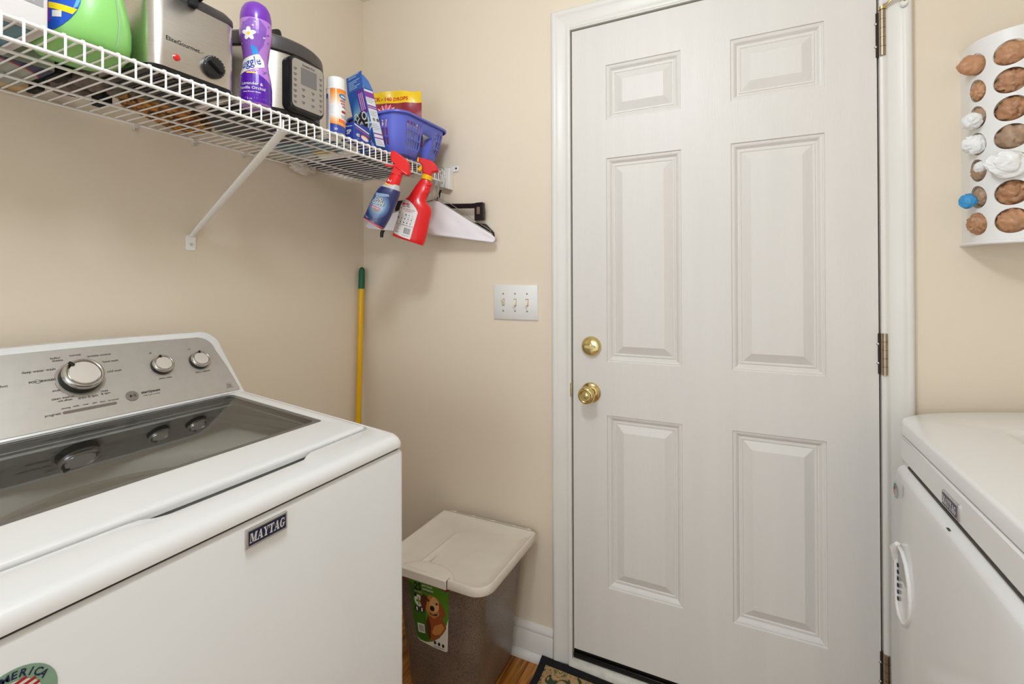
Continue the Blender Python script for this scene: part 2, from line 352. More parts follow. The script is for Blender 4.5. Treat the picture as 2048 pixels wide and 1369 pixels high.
b = NB(); lathe(b, [(.0075, .016), (.0075, .020), (.006, .021)], (dx, 0, dz), (0, -1, 0), 20); loft(b, [[V3(dx+x*s, -y, dz+z*s) for x, z in ((-.019, -.0018), (-.012, -.0048), (0, -.0058), (.012, -.0048), (.019, -.0018), (.019, .0018), (.012, .0048), (0, .0058), (-.012, .0048), (-.019, .0018))] for y, s in ((.017, .9), (.021, 1.), (.0255, .92))])
finish('thumb_turn', b, BRASS, db, True, smooth=40)
b = NB(); lathe(b, [(.026, 0), (.026, .0025), (.022, .003)], (DX0-.0085, -.0065, kz+.004), (-.25, -1, 0), 28, sx=.28); finish('strike_plate', b, BRASS, door, True, smooth=40)
# hinges
for hz0, hz1 in ((1.850, 1.965), (1.0405, 1.1455), (.231, .336)):
    hx, hy = 1.7325, -.011; b = NB()
    tube(b, [(hx, hy, hz0), (hx, hy, hz1)], .0066, 20); n = 5
    h = finish('hinge', b, NICKEL, door, True, smooth=40)
    b = NB()
    for k in range(1, 5): z = hz0+(hz1-hz0)*k/5; tube(b, [(hx, hy, z-.0004), (hx, hy, z+.0004)], .00685, 16)
    finish('knuckle_joint', b, mat('hinge_dark', (60, 50, 40), .6, metal=.6), h, True)
    b = NB(); box(b, DX1-.002, DX1+.006, -.0025, .001, hz0+.001, hz1-.001); finish('leaf', b, mat('hinge_dark', (60, 50, 40), .6, metal=.6), h, True)
    for z in (hz0+.028, hz1-.028):
        b = NB(); lathe(b, [(.0034, 0), (.0034, .001), (.002, .0022), (.0003, .0024)], (DX1-.002, -.0005, z), (-.5, -1, 0), 12); finish('screw', b, CHROMEB, h, True, smooth=40)
# hinge pin door stop
hs = thing('hinge_pin_stop', 'small brass hinge pin door stop above the top hinge', 'door stop', (1.7325, -.011, 1.972))
b = NB(); lathe(b, [(.0085, -.006), (.009, -.003), (.009, .001), (.0065, .003), (.0035, .005)], (0, 0, 0), (0, 0, 1), 20); finish('collar', b, BRASS, hs, smooth=40)
b = NB(); tube(b, [(.004, -.004, -.001), (.012, -.010, .006), (.020, -.013, .011)], [.0026, .0026, .003], 8); tube(b, [(.012, -.013, .013), (.024, -.013, .010), (.044, -.012, .006)], .0026, 8); tube(b, [(.044, -.018, .016), (.044, -.014, .010), (.043, -.008, .001)], .0032, 8); finish('arm', b, BRASS, hs, smooth=50)
b = NB(); lathe(b, [(.0075, 0), (.0085, .003), (.0085, .006), (.006, .008)], (.041, -.012, -.004), (.1, 1, -.4), 16); finish('bumper', b, WHITEP, hs, smooth=40)
b = NB(); lathe(b, [(.0065, 0), (.0072, .003), (.0065, .006)], (.006, -.010, .009), (-1, -.4, .3), 16); finish('bumper', b, WHITEP, hs, smooth=40)

# ------------------------------------------------------------------ switch plate
sw = thing('light_switch_plate', 'white triple toggle light switch plate on the wall beside the door', 'light switch', (.695, 0, 1.2085))
b = NB(); P = [(-.0856, -.0612), (.0856, -.0612), (.0856, .0612), (-.0856, .0612)]
loft(b, [[V3(x, 0, z) for x, z in P], [V3(x, -.003, z) for x, z in P], [V3(x*.965, -.0065, z*.95) for x, z in P]]); finish('plate', b, WHITEP, sw, smooth=60)
IV = mat('ivory_plastic', (236, 226, 200), .4)
for k, up in ((-1, 1), (0, -1), (1, -1)):
    cx = k*.046
    b = NB(); box(b, cx-.0052, cx+.0052, -.0068, -.006, -.0125, .0125); bz = finish('toggle_slot', b, mat('slot_shade', (150, 138, 112), .6), sw)
    b = NB(); loft(b, [[V3(cx+sx*w, y, z0+sz*h) for sx, sz in ((-1, -1), (1, -1), (1, 1), (-1, 1))] for w, y, z0, h in ((.0045, -.0066, 0, .0105), (.0038, -.011, up*.003, .0065), (.0034, -.0185, up*.0085, .0038), (.003, -.0195, up*.009, .003))]); finish('toggle', b, IV, sw, bevel=.0008)
    for z in (.030, -.030):
        b = NB(); lathe(b, [(.0032, 0), (.003, .0008), (.0003, .001)], (cx, -.0064, z), (0, -1, 0), 12); finish('screw', b, mat('screw_grey', (150, 145, 135), .4, metal=.7), sw)

# ------------------------------------------------------------------ wire shelf
SX, SZ, SB = .4085, 1.6905, .0095; Y0, DY = -1.17803, .0254
sh = thing('wire_shelf', 'white coated wire shelf running along the left wall above the washer', 'shelf', (0, -1.0, SZ))
YS0, YS1 = -1.95, -.012
def rail(nm, x, z, r, y1=YS1):
    b = NB(); tube(b, [(x, YS0, z), (x, y1, z)], r, 8); return finish(nm, b, WIREW, sh, True, smooth=60)
rail('rail', SX, SZ-.0038, .0036); rail('rail', SX+.0005, SZ-.0385, .0036); rail('rail', .2575, SZ-.0038, .0031); rail('rail', .1155, SZ-.0038, .0029); rail('rail', SB, SZ-.0038, .0029)
b = NB(); tube(b, [(SB-.002, 0, SZ+.001), (SX-.002, 0, SZ+.001), (SX+.0025, 0, SZ-.001), (SX+.0050, 0, SZ-.006), (SX+.0050, 0, SZ-.041)], .0020, 6)
wme = None
for k in range(-30, 46):
    y = Y0+k*DY
    if y < YS0 or y > YS1: continue
    if wme is None:
        o = finish('deck_wire', b, WIREW, sh, smooth=60); o.location = (0, y+1.0, -SZ); wme = o.data
    else:
        o = link(bpy.data.objects.new('deck_wire', wme)); o.parent = sh; o.location = (0, y+1.0, -SZ)
for y in (-1.30, -.8285, -.6812, -.5294, -.30):
    b = NB(); tube(b, [(.0, y, SZ-.006), (.013, y, SZ-.006)], .006, 12); tube(b, [(.0005, y, SZ-.012), (.004, y, SZ-.012)], .0075, 12); c = finish('wall_clip', b, mat('clip_plastic', (215, 208, 196), .35), sh, True, smooth=40)
    b = NB(); lathe(b, [(.003, 0), (.002, .001)], (.0042, y, SZ-.013), (1, 0, 0), 10); finish('screw', b, CHROMEB, c, True)
# diagonal strap brace
sb = thing('shelf_brace', 'white diagonal metal brace propping the wire shelf from the left wall', 'bracket', (0, -.688, 1.39))
b = NB(); PA, PB = V3(.004, -.688, 1.4115), V3(.398, -.700, SZ-.037); w = .0105
d = (PB-PA).normalized(); sd = V3(0, 1, 0); up = sd.cross(d)
rings = []
for t, ww, hh in ((0, .0075, .006), (.1, .0095, .008), (.5, .0105, .009), (.93, .0125, .009), (1, .0125, .009)):
    c = PA.lerp(PB, t); rings.append([c-sd*ww+up*.001, c-sd*ww*.7-up*hh*.5, c+sd*ww*.7-up*hh*.5, c+sd*ww+up*.001, c+sd*ww*.8+up*.0025, c-sd*ww*.8+up*.0025])
loft(b, rings); finish('strut', b, WIREW, sb, True, smooth=50)
b = NB(); prism(b, rrect(-.0135, .0135, -.0185, .026, .006, 4), lambda y, z: V3(0.0002, y, z)+V3(0, -.688, 1.39), lambda y, z: V3(.0028, y, z)+V3(0, -.688, 1.39)); finish('foot_plate', b, WIREW, sb, True, bevel=.0008)
b = NB(); lathe(b, [(.0042, 0), (.0036, .0018), (.0005, .0022)], (.0028, -.687, 1.389), (1, 0, 0), 14); finish('screw', b, CHROMEB, sb, True, smooth=40)
b = NB(); loft(b, [[V3(x, y, z) for x, z in ((.378, SZ-.037), (.404, SZ-.042), (.4045, SZ-.012), (.392, SZ-.008))] for y in (-.706, -.702)]); finish('hook_plate', b, WIREW, sb, True, bevel=.002)
# end bracket on the door wall
eb = thing('shelf_end_bracket', 'white plastic end bracket holding the shelf to the door wall', 'bracket', (.4085, 0, 1.65))
b = NB(); loft(b, [[V3(x, y, z) for x, z in ((.375, 1.705), (.375, 1.640), (.438, 1.622), (.441, 1.700))] for y in (-.0005, -.030)]); 
finish('housing', b, WHITEP, eb, True, bevel=.003)
b = NB(); prism(b, rrect(-.024, .012, -.012, .010, .004, 4), lambda x, z: V3(.452+x, -.0003, 1.702+z), lambda x, z: V3(.452+x, -.005, 1.702+z)); finish('tab', b, WHITEP, eb, True, bevel=.0015)
b = NB(); lathe(b, [(.0038, 0), (.003, .0015), (.0004, .002)], (.4535, -.005, 1.702), (0, -1, 0), 12); finish('screw', b, BLACKM, eb, True)

# ------------------------------------------------------------------ washer
wa = thing('washing_machine', 'white top-load washing machine with silver control panel and glass lid', 'washing machine', (.41, -1.025, 0))
WY0, WY1, WX0, WX1 = -1.350, -.700, .05, .770
def zt(x): return 1.003-.088*max(0, x-.263)
ol = rrect(WX0, WX1, WY0, WY1, .018, 6, 40)
b = NB(); loft(b, [[V3(x, y, z) for x, y in rrect(WX0, WX1, WY0, WY1, .018, 6, 40)] for z in (.03, .922)]+[[V3(x, y, .930) for x, y in rrect(WX0+.006, WX1-.006, WY0+.006, WY1-.006, .014, 6, 40)]]+[[V3(x, y, .930) for x, y in rrect(WX0+.03, WX1-.03, WY0+.03, WY1-.03, .014, 6, 40)]], True, False); finish('cabinet', b, APPW, wa, True, smooth=40)
b = NB()
for fx, fy in ((.12, -1.29), (.12, -.76), (.70, -1.29), (.70, -.76)):
    b = NB(); tube(b, [(fx, fy, 0), (fx, fy, .012), (fx, fy, .032)], [.022, .022, .012], 16); finish('foot', b, BLACKM, wa, True, smooth=40)
b = NB(); loft(b, [[V3(x, y, z) for x, y in rrect(WX0+.008, WX1-.007, WY0+.007, WY1-.007, .014, 6)] for z in (.928, .9365)], False, False); finish('seam', b, APPG, wa, True)
def scoop(y, dep):
    a, c = -1.165, -.880; t = min(max((y-a)/.03, 0), 1)*min(max((c-y)/.03, 0), 1); t = t*t*(3-2*t); return dep*t
LIX0, LIX1, LIY0, LIY1 = .262, .6810, -1.332, -.7195
def opening(e, dep=.0): 
    P = rrect(LIX0-e, LIX1+e+.004, LIY0-e, LIY1+e, .014, 6, 40)
    return [(x+(scoop(y, dep) if x > .6 else 0)+(.006*(1-((y+1.025)/.32)**2) if x > .6 else 0), y) for x, y in P]
b = NB(); rings = []
for ins, dz in ((0, None), (0, .0185), (.0015, .0125), (.005, .0070), (.011, .0028), (.020, .0008)):
    P = rrect(WX0+ins, WX1-ins, WY0+ins*.55, WY1-ins*.55, .022, 6, 40)
    rings.append([V3(x, y, .9355 if dz is None else zt(x)-dz) for x, y in P])
P = opening(.006, .017); rings.append([V3(x, y, zt(x)+.0003) for x, y in P])
P = opening(.003, .017); rings.append([V3(x, y, zt(x)-.0010) for x, y in P])
P = opening(.001, .015); rings.append([V3(x, y, zt(x)-.018) for x, y in P])
P = opening(-.03, 0); rings.append([V3(x, y, zt(x)-.020) for x, y in P])
loft(b, rings, False, False); finish('top_frame', b, APPW, wa, True, smooth=35)
# lid with a window
def lidring(e, dz, dep=0):
    P = rrect(LIX0+e, LIX1-e, LIY0+e, LIY1-e, .012, 6, 40); return [V3(x+(.006*(1-((y+1.025)/.32)**2) if x > .6 else 0), y, zt(x)+dz) for x, y in P]
GX0, GX1, GY0, GY1 = .2735, .5865, -1.302, -.7505
def glr(e, dz): return [V3(x, y, zt(x)+dz) for x, y in rrect(GX0-e, GX1+e, GY0-e, GY1+e, .012, 6, 40)]
b = NB(); loft(b, [glr(-.010, -.014), lidring(.012, -.014), lidring(.001, -.010), lidring(0, -.004), lidring(.0012, .0008), lidring(.004, .0030), lidring(.012, .0042), glr(.004, .0030), glr(.0006, .0026), glr(.0003, -.001)], False, False)
finish('lid', b, APPW, wa, True, smooth=40)
b = NB(); loft(b, [glr(0, .0016), glr(-.0125, .0016)], False, False); finish('window_border', b, mat('window_frit', (84, 82, 80), .12, coat=.5), wa, True)
def glassmat():
    m = bpy.data.materials.new('tinted_glass'); m.use_nodes = True; nt = m.node_tree; nt.nodes.clear()
    o = nt.nodes.new('ShaderNodeOutputMaterial'); mx = nt.nodes.new('ShaderNodeMixShader'); t = nt.nodes.new('ShaderNodeBsdfTransparent'); g = nt.nodes.new('ShaderNodeBsdfGlossy'); fr = nt.nodes.new('ShaderNodeFresnel')
    t.inputs[0].default_value = (.84, .83, .79, 1); g.inputs['Roughness'].default_value = .004; fr.inputs[0].default_value = 2.0
    nt.links.new(fr.outputs[0], mx.inputs[0]); nt.links.new(t.outputs[0], mx.inputs[1]); nt.links.new(g.outputs[0], mx.inputs[2]); nt.links.new(mx.outputs[0], o.inputs[0]); return m
b = NB(); b.faces.new([b.verts.new(p) for p in glr(-.0118, .0014)]); finish('window_glass', b, glassmat(), wa, True)
# tub seen through the window
TUBG = mat('tub_plastic', (236, 233, 226), .5); TC = (.455, -1.04)
b = NB(); n = 64; cir = lambda r, z, k: V3(TC[0]+r*cos(2*pi*k/n), TC[1]+r*sin(2*pi*k/n), z)
outer = []
for k in range(n):
    a = 2*pi*k/n; dx_, dy_ = cos(a), sin(a); t = min((.250 if dx_ > 0 else .36)/max(abs(dx_), 1e-6), (.325 if dy_ > 0 else .30)/max(abs(dy_), 1e-6)); outer.append(V3(TC[0]+dx_*t, TC[1]+dy_*t, .944))
loft(b, [outer, [p.lerp(cir(.235, .90, k), .12)+V3(0, 0, -.022) for k, p in enumerate(outer)], [cir(.240, .905, k) for k in range(n)], [cir(.228, .898, k) for k in range(n)], [cir(.222, .87, k) for k in range(n)]], False, False); finish('tub_cover', b, TUBG, wa, True, smooth=50)
b = NB(); loft(b, [[cir(r, z, k) for k in range(n)] for r, z in ((.232, .862), (.224, .876), (.208, .874), (.203, .858), (.192, .856), (.188, .843), (.186, .70))], False, True); finish('tub_ring', b, mat('tub_ring_grey', (168, 162, 146), .45), wa, True, smooth=40)
b = NB(); box(b, .2, .70, -1.33, -.725, .68, .71); finish('tub_floor', b, mat('tub_steel', (206, 204, 188), .5), wa, True)
# console: slanted face, s runs up the slope
CL = .191; CN = V3(.155, 0, .112).normalized(); CV = V3(-.112, 0, .155).normalized(); CO = V3(.262, 0, 1.0)
def con(y, s, h=0.): return CO+V3(0, y, 0)+CV*s+CN*h
def crown(y): return .190+.006*(1-((y+1.025)/.3)**2)
out = []
for k in range(0, 9): a = radians(-10+90*k/8); out.append((-.7560+.0440*cos(a), .148+.0440*sin(a)+.0012*(k/8)))
top = [(y, crown(y)) for y in [-.78-.049*k for k in range(11)]]
rs = [(-.7035, .0), (-.7035, .006), (-.7065, .05), (-.710, .10)]
rgt = rs+out
outl = rgt+top+[(-2.05-y, s) for y, s in reversed(rgt)]
b = NB(); rings = []
def sc(y, s, e): 
    cx, cy = -1.025, .09; return (cx+(y-cx)*(1-e/.32), cy+(s-cy)*(1-e/.095) if s > .09 else s)
rings.append([V3(.052, y, max(.985, con(y, s).z-.012)) for y, s in [sc(*p, .004) for p in outl]])
rings.append([V3(con(y, s).x-.035, y, con(y, s).z-.004) for y, s in outl])
rings.append([con(y, s, -.010) for y, s in outl]); rings.append([con(*sc(y, s, .002), -.003) for y, s in outl]); rings.append([con(*sc(y, s, .0065), 0) for y, s in outl])
loft(b, rings); cons = finish('console', b, APPW, wa, True, smooth=38)
pl = []
for k in range(7): a = radians(-8+88*k/6); pl.append((-.7715+.0370*cos(a), .1365+.0370*sin(a)))
plate = [(-.7175, .0085), (-.7155, .014), (-.7235, .08)]+pl+[(y, crown(y)-.0190) for y in [-.785-.048*k for k in range(11)]]
plate = plate+[(-2.05-y, s) for y, s in reversed(plate[:10])]
b = NB(); prism(b, plate, lambda y, s: con(y, s, -.001), lambda y, s: con(y, s, .0012)); pan = finish('control_panel', b, STEELP, cons, True, bevel=.0008)
cm = lambda y, s: (con(y, s, .0012), CN)
D = Decal(cm)
for t, y, s, sz, bd in (('hot', -1.132, .1085, .0085, 0), ('bulky/', -1.049, .1555, .0078, 0), ('sheets', -1.047, .1495, .0078, 0), ('normal', -1.017, .1575, .0078, 0), ('wrinkle control', -.9775, .151, .0078, 0), ('hand wash', -.9615, .1335, .0078, 0), ('cold wash', -.961, .1088, .0078, 0), ('deep water wash', -1.079, .1312, .0085, 0), ('POWERWASH', -1.0785, .1085, .0072, .02), ('soak', -1.063, .0838, .0078, 0), ('clean washer', -1.0565, .066, .0080, 0), ('with affresh', -1.055, .0605, .0055, .01), ('drain & spin', -1.0188, .0590, .0080, 0), ('rinse', -.990, .0660, .0075, 0), ('& spin', -.989, .0600, .0075, 0),
                       ('sensing', -1.0575, .0440, .0056, 0), ('wash', -1.0419, .0445, .0056, 0), ('rinse', -1.0268, .0442, .0056, 0), ('spin', -1.0119, .0440, .0056, 0), ('done', -.9985, .0435, .0054, 0), ('lid locked', -.9805, .0430, .0056, 0), ('progress', -1.0790, .0345, .0078, 0), ('start/pause', -.9095, .0460, .0098, .02), ('hold 3 sec. to cancel', -.9095, .0395, .0046, 0),
                       ('off', -.8825, .1415, .0062, 0), ('extra rinse', -.8712, .0730, .0072, 0), ('off', -.797, .1395, .0062, 0), ('fabric softener', -.7858, .0735, .0072, 0), ('he', -.7388, .0245, .0085, .03), ('high efficiency', -.7388, .0190, .0040, 0)):
    D.text(t, y, s, sz*.86, INK, 1, bold=bd+.008)
for (ky, ks, r0, r1, m0) in ((-1.0209, .1030, .0405, .0412, mat('orange_ring', (190, 130, 100), .6)),):
    o_ = ell(ky, ks, r1, r1, 48); i_ = ell(ky, ks, r0, r0, 48)
    D.circ(ky, ks, .0400, mat('knob_halo', (160, 158, 148), .4, metal=.5), 0, n=48)
    for k in range(48):
        a, c = k, (k+1) % 48
        if k % 6 != 5: D.poly([i_[a], o_[a], o_[c], i_[c]], m0, 1)
D.circ(-.7388, .0270, .0068, INK, 0, ry=.0052); D.circ(-.7388, .0270, .0061, STEELP, 1, ry=.0045)
D.circ(-1.0850, .1108, .0046, INK, 0); D.circ(-1.0850, .1108, .0039, STEELP, 1)
D.poly(rrect(-1.0645, -.9762, .0332, .0392, .0029, 4), mat('display_bar', (118, 106, 98), .35), 1)
D.done('print', cons, True)
b = NB(); prism(b, ell(-.9462, .0450, .0118, .0118, 32), lambda y, s: con(y, s, .001), lambda y, s: con(y, s, .0028)); sbn = finish('start_button', b, mat('button_grey', (130, 120, 112), .4), cons, True, bevel=.0008)
D = Decal(lambda y, s: (con(y, s, .0028), CN)); D.poly([(-.951, .0482), (-.951, .0412), (-.9455, .0447)], BLACKM); D.rect(-.9435, -.9425, .0412, .0482, BLACKM); D.rect(-.9408, -.9398, .0412, .0482, BLACKM); D.done('print', sbn, True)
for ky, ks, R, ang in ((-1.0209, .1055, .0345, 128), (-.8698, .1065, .0222, 100), (-.7857, .1050, .0222, 88)):
    b = NB(); ax = tuple(CN); o_ = con(ky, ks, .001); q = R/.0345
    lathe(b, [(R*1.02, 0), (R*1.03, .004*q), (R*.97, .014*q)], o_, ax, 48); kb = finish('dial', b, mat('dial_skirt', (40, 38, 38), .3), cons, True, smooth=40)
    b = NB(); lathe(b, [(R*.985, .014*q), (R*.99, .018*q), (R*.94, .0225*q), (R*.86, .024*q), (R*.80, .0225*q), (R*.79, .0180*q), (R*.72, .0175*q)], o_, ax, 48, cap0=False, cap1=False); finish('dial_rim', b, CHROME, kb, True, smooth=50)
    b = NB(); lathe(b, [(R*.725, .0175*q), (R*.72, .0225*q), (R*.70, .0232*q), (.0004, .0235*q)], o_, ax, 48, cap0=False); finish('dial_face', b, mat('dial_face', (214, 206, 196), .4, metal=.35), kb, True, smooth=22)
    b = NB(); a = radians(ang); xx, yy = V3(0, 1, 0), CV; c0 = o_+(xx*cos(a)+yy*sin(a))*R*.80+CN*.0225*q; dr = (xx*cos(a)+yy*sin(a)); tn = CN.cross(dr)
    loft(b, [[c0+dr*(i_*R*.16)+tn*(j_*R*.085)+CN*h for i_, j_ in ((-1, -.6), (-.6, -1), (.6, -1), (1, -.6), (1, .6), (.6, 1), (-.6, 1), (-1, .6))] for h in (-.002*q, .0035*q)]); finish('pointer', b, BLACKP, kb, True)
# name badge in slab letters (unit height strokes), shared by washer and dryer
def slab(t):
    L = {}
    th, st, sw_ = .30, .13, .10
    def R(x0, x1, y0, y1): return [(x0, y0), (x1, y0), (x1, y1), (x0, y1)]
    L['M'] = (1.30, [R(.06, .16, 0, 1), R(.0, .34, 0, st), R(.0, .30, 1-st, 1), [(.10, 1), (.40, 1), (.72, .18), (.60, .0), (.52, .0)], [(.60, .0), (.72, .18), (.98, 1), (.92, 1), (.56, .12)], R(.88, 1.16, 0, 1), R(.76, 1.26, 0, st), R(.92, 1.26, 1-st, 1)])
    L['A'] = (1.08, [[(.10, .0), (.19, .0), (.52, .84), (.46, 1)], [(.46, 1), (.66, 1), (1.0, 0), (.70, 0), (.45, .82)], R(.28, .78, .27, .38), R(0, .34, 0, st), R(.58, 1.08, 0, st)])
    L['Y'] = (1.02, [[(.06, 1), (.36, 1), (.60, .45), (.38, .45)], [(.80, 1), (.92, 1), (.62, .45), (.52, .45)], R(.36, .64, 0, .5), R(.24, .78, 0, st), R(0, .46, 1-st, 1), R(.66, 1.02, 1-st, 1)])
    L['T'] = (.98, [R(.34, .64, 0, 1), R(.0, .96, 1-st, 1), R(.0, .09, .62, 1), R(.87, .96, .62, 1), R(.22, .76, 0, st)])
    G = []; n = 14
    for k in range(n):
        a0, a1 = radians(52+k*(280/n)), radians(52+(k+1)*(280/n)); f = lambda a, r0, r1: (.50+r0*cos(a), .5+r1*sin(a))
        G.append([f(a0, .47, .52), f(a1, .47, .52), f(a1, .47-(.30 if cos(a1) < -.2 else .14), .38), f(a0, .47-(.30 if cos(a0) < -.2 else .14), .38)])
    G += [R(.70, .92, .08, .46), R(.56, 1.04, .36, .47), R(.80, .89, .64, .98)]
    L['G'] = (1.06, G)
    x = 0; o = []
    for ch in t:
        w, ps = L[ch]; o += [[(x+a, c) for a, c in p] for p in ps]; x += w+.02
    return x-.02, o
NAVY = mat('badge_navy', (22, 28, 66), .35); SILV = mat('badge_silver', (196, 192, 188), .3, metal=.8)
def badge(parent, org, u, v, w, h, th=.0035):
    org, u, v = Vector(org), Vector(u), Vector(v); n = u.cross(v)
    f = lambda d: (lambda a, c: org+u*a+v*c+n*d)
    b = NB(); loft(b, [[f(0)(x, y) for x, y in rrect(-w/2, w/2, -h/2, h/2, .0015, 3)], [f(th*.7)(x, y) for x, y in rrect(-w/2, w/2, -h/2, h/2, .0015, 3)], [f(th)(x, y) for x, y in rrect(-w/2+.0012, w/2-.0012, -h/2+.0012, h/2-.0012, .001, 3)]]); bd = finish('badge', b, SILV, parent, True, smooth=30)
    D = Decal(lambda a, c: (f(th)(a, c), n)); D.rect(-w/2+.0035, w/2-.0035, -h/2+.0035, h/2-.0035, NAVY, 0)
    tw, ps = slab('MAYTAG'); hh = h*.50; s = (w-.0105)/tw
    for k, p in enumerate(ps): D.poly([(-w/2+.0055+(a)*s+(c-.5)*hh*.10, -hh/2+c*hh) for a, c in p], mat('badge_letter', (222, 222, 222), .3, metal=.2), 1+.05*(k % 8))
    D.done('print', bd, True); return bd
badge(wa, (WX1+.0002, -1.0275, .9085), (0, 1, 0), (0, 0, 1), .069, .0275)
# round flag sticker
def sticker(parent, org, u, v, r, name='sticker'):
    org, u, v = Vector(org), Vector(u), Vector(v); n = u.cross(v)
    GR = mat('sticker_green', (140, 176, 150), .45); NV = mat('sticker_navy', (28, 34, 80), .45); RD = mat('sticker_red', (176, 38, 44), .45); WH = mat('sticker_white', (236, 232, 226), .45)
    D = Decal(lambda a, c: (org+u*a+v*c, n)); D.circ(0, 0, r, GR, 0, n=48); D.circ(0, 0, r*.66, WH, 1, n=40)
    for k in range(-3, 4):
        y = k*r*.18; hw = sqrt(max(0, (r*.64)**2-y*y)); D.line((-hw, y-hw*.15), (hw*.98, y+hw*.22), r*.085, RD, 2)
    D.poly([(-r*.60, r*.0), (-r*.05, r*.08), (-r*.02, r*.55), (-r*.3, r*.54), (-r*.52, r*.3)], NV, 3)
    T = 'MADE IN AMERICA'
    for k, ch in enumerate(T):
        if ch == ' ': continue
        a = radians(34+12.6*(14-k)); D.text(ch, cos(a)*r*.74, sin(a)*r*.74, r*.27, NV, 3, rot=math.degrees(a)-90, bold=.02)
    return D.done(name, parent, True)
sticker(wa, (WX1+.0002, -1.3070, .8620), (0, 1, 0), (0, 0, 1), .0365)

# ------------------------------------------------------------------ dryer
dr = thing('clothes_dryer', 'white clothes dryer with pull-down door facing the washer, right edge of picture', 'dryer', (2.08, -.43, 0))
EX, EY0, EY1 = 1.735, -.800, -.122
b = NB(); loft(b, [[V3(x, y, z) for x, y in rrect(EX+.003, 2.42, EY0, EY1, .02, 6)] for z in (.03, .9265)]); finish('cabinet', b, APPW, dr, True, smooth=40)
for fx, fy in ((1.80, -.74), (1.80, -.18), (2.36, -.74), (2.36, -.18)):
    b = NB(); tube(b, [(fx, fy, 0), (fx, fy, .012), (fx, fy, .032)], [.022, .022, .012], 16); finish('foot', b, BLACKM, dr, True, smooth=40)
b = NB(); prism(b, rrect(EX+.008, 2.41, EY0+.006, EY1-.006, .014, 6), lambda x, y: V3(x, y, .926), lambda x, y: V3(x, y, .932)); finish('seam', b, APPG, dr, True)
def ez(x): return .961+.10*min(.32, max(0, x-EX-.02))
def side(x): return .082*(1-math.exp(-(x-EX)/.055)) if x > EX else 0
b = NB(); rings = []
base = rrect(EX, 2.43, EY0, EY1, .020, 6, 30)
def bulge(x, y, e=0): return (x, y+(side(x)-e if y > -.2 else (-side(x)+e if y < -.7 else 0)))
for ins, z, dz in ((.0, .931, None), (0, None, .006), (.0012, None, .003), (.0035, None, .0008), (.008, None, .0)):
    P = rrect(EX+ins, 2.43-ins, EY0, EY1, .020, 6, 30); rings.append([V3(*bulge(x, y, ins*.8), z if z else ez(x)-dz) for x, y in P])
for ins, dz in ((.14, 0), (.15, .0006), (.158, .004), (.17, .0045)):
    P = rrect(EX+ins, 2.43-ins*.6, EY0+ins*.55, EY1-ins*.55, .03, 6, 30); rings.append([V3(x, y, ez(x)-dz) for x, y in P])
loft(b, rings); finish('top_panel', b, APPW, dr, True, smooth=35)
# front: recessed surround at the corner, door panel standing proud and bowed
b = NB(); box(b, EX-.0005, EX+.01, EY0+.02, EY1-.012, .872, .9262); finish('fascia', b, APPW, dr, True, bevel=.004)
b = NB(); rings = []
for z in [.10+.0315*k for k in range(24)]+[.846]:
    t = (z-.10)/.75; bow = .010*sin(pi*min(1, max(0, (.846-z)/.75)))**.8 if z < .846 else 0
    x0 = EX-.012-bow
    rings.append([V3(EX+.012, EY1-.022, z), V3(EX-.004, EY1-.018, z), V3(x0+.003, EY1-.020+bow*.9, z), V3(x0, EY1-.028+bow*.8, z)]+[V3(x0, y, z) for y in (-.3, -.46, -.62)]+[V3(x0, EY0+.028-bow*.8, z), V3(x0+.003, EY0+.020-bow*.9, z), V3(EX+.012, EY0+.022, z)])
rings = [[V3(p.x+.003, p.y, p.z-.0) for p in rings[0]]]+rings+[[V3(p.x+.001 if p.x < EX else p.x, p.y, .8495) for p in rings[-1]], [V3(p.x+.006 if p.x < EX else p.x, p.y, .856) for p in rings[-1]], [V3(EX+.012, p.y, .868) for p in rings[-1]]]
loft(b, [list(reversed(r)) for r in rings]); ddoor = finish('door_panel', b, APPW, dr, True, smooth=32)
b = NB(); box(b, EX-.0006, EX+.006, EY0+.03, -.19, .8675, .8722); finish('seam', b, APPG, dr, True)
# D-shaped pull handle near the latch side
hx = EX-.0203
HD_ = [(-.190, .672), (-.196, .690), (-.212, .703), (-.236, .702), (-.262, .688), (-.282, .660), (-.290, .628), (-.284, .594), (-.264, .566), (-.236, .553), (-.208, .554), (-.192, .568), (-.189, .60), (-.189, .64)]
hb = NB(); tube(hb, [(hx-.0015, y, z) for y, z in HD_], .0042, 10, closed=True); hd = finish('handle', hb, WHITEP, dr, True, smooth=60)
hb = NB(); cy_, cz_ = -.236, .628; loft(hb, [[V3(hx-h, cy_+(y-cy_)*s_, cz_+(z-cz_)*s_) for y, z in HD_] for h, s_ in ((.0010, 1.), (.0002, .93), (-.0002, .9))], False, True); finish('handle_pocket', hb, mat('pocket_shade', (184, 186, 184), .35), hd, True, smooth=60)  # nearly flat inset; its grey paints in the shading of the hollow
hb = NB(); tube(hb, [(hx-.001, -.186, .662), (hx-.005, -.192, .690), (hx-.003, -.206, .706)], [.006, .009, .005], 12); finish('handle_cap', hb, WHITEP, hd, True, smooth=60)
for k in range(6):
    hb = NB(); box(hb, hx-.0022, hx-.0004, -.2005, -.1955, .580+k*.0145, .587+k*.0145); finish('vent_slot', hb, BLACKM, hd, True)
badge(dr, (EX-.0005, -.4405, .8925), (0, -1, 0), (0, 0, 1), .072, .0275)
sticker(dr, (EX-.0158, -.1600, .806), (0, -1, 0), (0, 0, 1), .0165)
b = NB(); box(b, EX-.0105, EX-.006, -.458, -.448, .8540, .8552); finish('latch_mark', b, APPG, dr, True)

